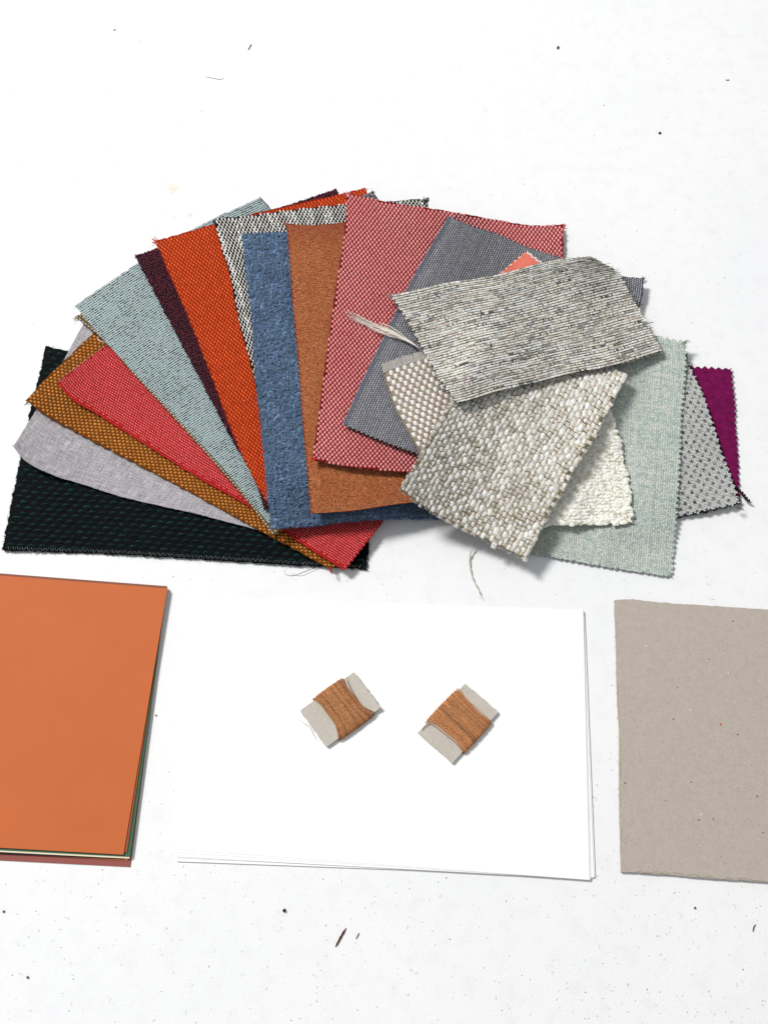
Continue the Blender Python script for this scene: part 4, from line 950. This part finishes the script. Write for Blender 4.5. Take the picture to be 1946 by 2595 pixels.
# ------------------------------------------------------------------ the two thread cards
bobm = plain_mat('bobbin_card', (206, 198, 186), 0.07, 60, 0.002)
def thread_card(label, cor, w0, w1, crumple, tail, seed, wst=0.05):
    """cor = left, bottom, right, top corner pixels; w0, w1 = share of the length that the winding covers"""
    r = np.random.default_rng(seed)
    t = thing('thread_card', label, 'thread card', 'thread-wound cards on the white paper')
    z0, th = PZ + 0.5, 1.7
    L, B, R, T = (at(*c, z0 + th) for c in cor)
    # length from edge L-B to edge T-R ; across from T/L side to B/R side
    ua = ((R + T) - (L + B)) / 2; Ln = np.linalg.norm(ua); ua /= Ln
    va = ((B + R) - (L + T)) / 2; Wd = np.linalg.norm(va); va /= Wd
    def corner(i, j): return (1 - i) * (1 - j) * L + (1 - i) * j * B + i * j * R + i * (1 - j) * T
    nu, nv = 30, 16; V = []
    a = np.linspace(0, 1, nu + 1); b = np.linspace(0, 1, nv + 1)
    A, Bb = np.meshgrid(a, b)
    waist = 0.0
    X = ((1 - A) * (1 - Bb))[..., None] * L + ((1 - A) * Bb)[..., None] * B + (A * Bb)[..., None] * R + (A * (1 - Bb))[..., None] * T
    edge = r.normal(0, 0.12, X.shape[:2]); m_ = np.zeros_like(edge); m_[0] = m_[-1] = 1; m_[:, 0] = m_[:, -1] = 1
    X[..., :2] += (edge * m_)[..., None]
    hz = crumple(A, Bb); X[..., 2] = z0 + th + hz
    bot = X.copy(); bot[..., 2] -= th
    n = X.shape[0] * X.shape[1]; W = nu + 1
    i, j = np.meshgrid(np.arange(nu), np.arange(nv)); k = (j * W + i).ravel()
    q1 = np.stack([k, k + W, k + W + 1, k + 1], 1)
    ring = np.r_[np.arange(W), np.arange(1, nv + 1) * W + nu, nv * W + np.arange(nu - 1, -1, -1), np.arange(nv - 1, 0, -1) * W]; r2 = np.arange(len(ring)); r3 = np.roll(r2, -1)
    Vs = np.concatenate([X.reshape(-1, 3), bot.reshape(-1, 3), X.reshape(-1, 3)[ring], bot.reshape(-1, 3)[ring]])
    q3 = np.stack([2 * n + r2, 2 * n + r3, 2 * n + len(ring) + r3, 2 * n + len(ring) + r2], 1)
    mesh_obj('card', Vs, np.concatenate([q1, q1[:, ::-1] + n, q3]), bobm, t)
    # the winding: three layers of turns round the card
    loops = []; cols = []
    mm = 30; ph = np.linspace(0, 2 * np.pi, mm)
    for layer in range(3):
        nl = [62, 56, 46][layer]
        for q in range(nl):
            f = (q + 0.5) / nl + r.normal(0, 0.012)
            s0 = w0[0] + (w1[0] - w0[0]) * f; s1 = w0[1] + (w1[1] - w0[1]) * f      # position at the far side and at the near side
            s0 += r.normal(0, 0.014); s1 += r.normal(0, 0.014)
            bow = r.normal(0, 0.010)
            # stadium cross-section
            c, s_ = np.cos(ph), np.sin(ph)
            e = 0.6 + 0.26 * layer + (0.25 * math.sin(math.pi * np.clip(f, 0, 1)))
            vv = 0.5 + 0.5 * np.sign(c) * np.abs(c) ** 0.28 * (1 + 2 * (e + 0.1) / Wd)
            zz = np.sign(s_) * np.abs(s_) ** 0.55 * (th / 2 + e)
            ss = s0 + (s1 - s0) * vv + wst * (0.5 - f) * 2 * np.sin(np.pi * np.clip(vv, 0, 1)) + bow * np.sin(np.pi * np.clip(vv, 0, 1)) + (0.012 if s_[5] > 0 else 0) * np.sin(ph)
            Pm = (L + (T - L) * ss[:, None]) * (1 - vv[:, None]) + (B + (R - B) * ss[:, None]) * vv[:, None]
            Pm[:, 2] = z0 + th / 2 + zz + crumple(ss, np.clip(vv, 0, 1)) * 0.8
            Pm[:, 2] = np.maximum(Pm[:, 2], PZ + 0.12)
            loops.append(Pm); cols.append(vary((200, 134, 84), 1, 0.22, 0.03)[0])
    V1 = tubes(np.array(loops), r.uniform(0.2, 0.27, len(loops)), 5, np.array(cols))
    # twist flecks: short plies on the visible side, so that the thread reads as twisted
    nf = 1000; f = r.random(nf); vv = r.uniform(0.02, 0.98, nf)
    s0 = w0[0] + (w1[0] - w0[0]) * f; s1 = w0[1] + (w1[1] - w0[1]) * f; ss = s0 + (s1 - s0) * vv + wst * (0.5 - f) * 2 * np.sin(np.pi * vv)
    kk = np.linspace(-0.5, 0.5, 4)[None]
    C0 = (L + (T - L) * ss[:, None]) * (1 - vv[:, None]) + (B + (R - B) * ss[:, None]) * vv[:, None]
    ang = r.normal(0.3, 0.22, nf)
    d = np.cos(ang)[:, None] * va + np.sin(ang)[:, None] * ua
    pth = C0[:, None, :] + kk[..., None] * d[:, None, :] * r.uniform(0.6, 1.1, nf)[:, None, None]
    hh = z0 + th + 0.6 + 0.52 + 0.25 * np.sin(np.pi * f) + crumple(ss, vv) * 0.8 + r.uniform(-0.05, 0.28, nf)
    hh -= 1.0 * (np.abs(vv - 0.5) * 2) ** 9
    pth[..., 2] = hh[:, None] + 0.1 * (1 - (2 * kk) ** 2)
    V2 = tubes(pth, 0.1, 4, vary((228, 172, 122), nf, 0.25, 0.03), True)
    V, Fq, C = joined([V1, V2])
    mesh_obj('thread_winding', V, Fq, yarn_mat('copper_thread', 0.25, 100, 0.003, 0.1, 0.55), t, col=C)
    for pts, rr, c in tail:
        pp = [(a_, b_, h_ + PZ) for a_, b_, h_ in pts]
        thread('loose_thread', pp, rr, yarn_mat('tail_thread', 0.1), t, col=c, m=20)
    return t
def crA(a, b): return 0.9 * np.clip((a - 0.8) / 0.2, 0, 1) ** 2 * (0.3 + 0.7 * b) - 0.35 * np.exp(-((a + b * 0.25 - 0.92) / 0.035) ** 2) + 0.1 * np.sin(a * 9 + b * 5)
def crB(a, b): return 0.8 * np.clip((a - 0.85) / 0.15, 0, 1) * np.clip(1 - 3 * b, 0, 1) - 0.12 + 0.12 * np.sin(a * 6 + b * 4)
thread_card('grey card wound with copper brown thread, creased at its top end, left of two',
            [(760, 1801), (827, 1893), (964, 1794), (897, 1703)], (0.29, 0.24), (0.775, 0.84), crA,
            [([(842, 1752, 2.6), (862, 1738, 3.0)], 0.1, (190, 120, 70)), ([(754, 1819, .3), (770, 1832, 1.0), (784, 1842, 0.9), (795, 1862, .6), (806, 1880, .3)], 0.12, (214, 200, 184)),
             ([(878, 1717, 2.9), (886, 1740, 3.1), (899, 1762, 3.2), (908, 1776, 3.0)], 0.14, (150, 96, 70))], 3, 0.075)
thread_card('grey card wound evenly with copper brown thread, one corner bent up, right of the pair',
            [(1059, 1856), (1146, 1934), (1263, 1804), (1178, 1733)], (0.235, 0.23), (0.85, 0.81), crB,
            [([(1069, 1851, 2.7), (1077, 1840, 3.0), (1091, 1832, 3.2)], 0.2, (150, 120, 96)), ([(1172, 1765, 3.1), (1200, 1787, 3.3), (1226, 1810, 3.2), (1240, 1824, 3.0)], 0.14, (236, 190, 160))], 5)

# ------------------------------------------------------------------ loose threads and crumbs on the table
ym = yarn_mat('lint_yarn', 0.15)
tag(thread('white_thread', [(1206, 1372, 4.0), (1196, 1390, 3.0), (1190, 1415, 1.2), (1193, 1448, .6), (1202, 1475, .5), (1213, 1495, .5), (1219, 1510, .4), (1226, 1523, .3)], 0.28, ym, None, 2, col=(222, 218, 206), m=44),
    'wavy off-white thread hanging from under the cream basket weave swatch', 'thread')
tag(thread('white_thread', [(722, 1441, .3), (720, 1449, .3), (728, 1457, .3), (745, 1458, .3), (765, 1451, .3), (790, 1441, .4), (812, 1434, .5)], 0.13, ym, None, 1, col=(205, 202, 196), m=30),
    'thin curled pale thread lying at the near edge of the dark green swatch', 'thread')
tag(thread('white_thread', [(734, 1452, .3), (760, 1459, .3), (790, 1448, .3), (822, 1434, .5)], 0.1, ym, None, 1, col=(210, 206, 200), m=20),
    'fine straight pale hair crossing the curled thread below the dark green swatch', 'thread')
tag(thread('hair', [(518, 194, .2), (545, 199, .2), (557, 201, .2), (570, 198, .2)], 0.16, plain_mat('grey_hair', (110, 108, 104)), None, 1, m=14, col=(110, 108, 104)),
    'thin grey bent hair on the bare table in the upper left', 'hair')
def chip(name, label, cat, pts, wd, ht, c):
    """a splinter or crumb: spindle along pixels"""
    p = path_px([(x, y, ht * 0.5) for x, y in pts], 9)
    V, Fq, C = tubes(p[None], wd, 6, lin(c)[None], True)
    V = V + rng.normal(0, wd * 0.14, V.shape); V[:, 2] = np.maximum(V[:, 2], 0.02)
    return tag(mesh_obj(name, V, Fq, plain_mat(name + '_matter', c, 0.3, 60)), label, cat)
chip('wood_splinter', 'dark reddish brown splinter on the table below the white papers', 'splinter', [(850, 2400), (862, 2378), (877, 2352)], 0.5, .6, (88, 56, 46))
chip('crumb', 'small grey sliver just right of the reddish brown splinter', 'crumb', [(902, 2380), (910, 2364)], 0.32, .5, (150, 146, 142))
chip('crumb', 'black grain on the table below the white papers, left of the splinter', 'crumb', [(719, 2304), (723, 2311)], 0.75, .9, (44, 42, 40))
chip('crumb', 'grey splinter-like crumb in the upper left of the table', 'crumb', [(629, 127), (638, 111)], 0.4, .5, (112, 108, 102))
chip('crumb', 'dark grey grain near the top edge of the table, right of the middle', 'crumb', [(1412, 124), (1415, 117)], 0.8, 1.0, (72, 74, 78))
chip('crumb', 'olive black grain on the table above the slate grey swatch corner', 'crumb', [(1668, 338), (1674, 336)], 0.8, 1.0, (62, 62, 48))
chip('crumb', 'pale grey flat crumb near the upper right of the table', 'crumb', [(1838, 203), (1847, 203)], 0.5, .5, (168, 166, 162))
chip('crumb', 'beige crumb near the top left of the table', 'crumb', [(288, 76), (294, 75)], 0.6, .5, (190, 182, 168))
chip('crumb', 'round black grain below the grey board', 'crumb', [(1759, 2300), (1761, 2301)], 0.62, .8, (52, 50, 48))
chip('crumb', 'bent grey-brown fibre at the right edge below the grey board', 'crumb', [(1907, 2362), (1909, 2350), (1914, 2342)], 0.35, .4, (128, 122, 114))
chip('crumb', 'dark grey crumb in the lower left corner region of the table', 'crumb', [(68, 2475), (74, 2479)], 0.5, .6, (120, 118, 114))
chip('crumb', 'small grey crumb beside the near corner of the orange card stack', 'crumb', [(9, 2308), (12, 2312)], 0.6, .6, (112, 110, 106))
chip('crumb', 'tiny dark crumb between the orange cards and the white papers', 'crumb', [(450, 1928), (452, 1933)], 0.4, .5, (100, 96, 80))
chip('crumb', 'pale brown crumb just right of the orange cards, halfway down', 'crumb', [(394, 1814), (398, 1812)], 0.5, .5, (150, 144, 134))
# fine lint and dust, uncountable
n = 620
xx = rng.uniform(-20, 1966, n); yy = np.where(rng.random(n) < 0.62, rng.uniform(1900, 2600, n), rng.uniform(-20, 2600, n))
rightish = rng.random(n) < 0.25; xx[rightish] = rng.uniform(1480, 1960, rightish.sum())
W = at(xx, yy, 0.0); ph = rng.uniform(0, 6.28, n)[:, None]; L = rng.uniform(0.25, 1.9, n)[:, None] ** 1.3; kk = np.linspace(0, 1, 5)[None]; cv = rng.normal(0, 1.2, n)[:, None]
pth = np.stack([W[:, :1] + L * kk * np.cos(ph + cv * kk), W[:, 1:2] + L * kk * np.sin(ph + cv * kk), 0.06 + 0 * kk * L], -1)
g = rng.choice(3, n, p=[.5, .35, .15]); c = np.array([lin((188, 186, 182)), lin((156, 152, 146)), lin((96, 92, 86))])[g]
V1 = tubes(pth, rng.uniform(0.03, 0.085, n), 3, c, True)
n = 420; xx = rng.uniform(-20, 1966, n); yy = np.where(rng.random(n) < 0.6, rng.uniform(1900, 2600, n), rng.uniform(-20, 2600, n)); W = at(xx, yy, 0.0)
V2 = spots(None, [(float(a), float(b)) for a, b in W[:, :2]], [((150, 146, 140), (90, 86, 82), (196, 192, 186))[q] for q in rng.choice(3, n, p=[.5, .2, .3])], rng.uniform(.1, .33, n) , 0.12, px=False)
V, Fq, C = joined([V1, V2])
tag(mesh_obj('table_lint', V, Fq, ym, col=C), 'fine lint and dust specks scattered over the white table', None, None, 'stuff')
tot = sum(len(o.data.polygons) for o in bpy.data.objects if o.type == 'MESH')
print('POLYS', tot)
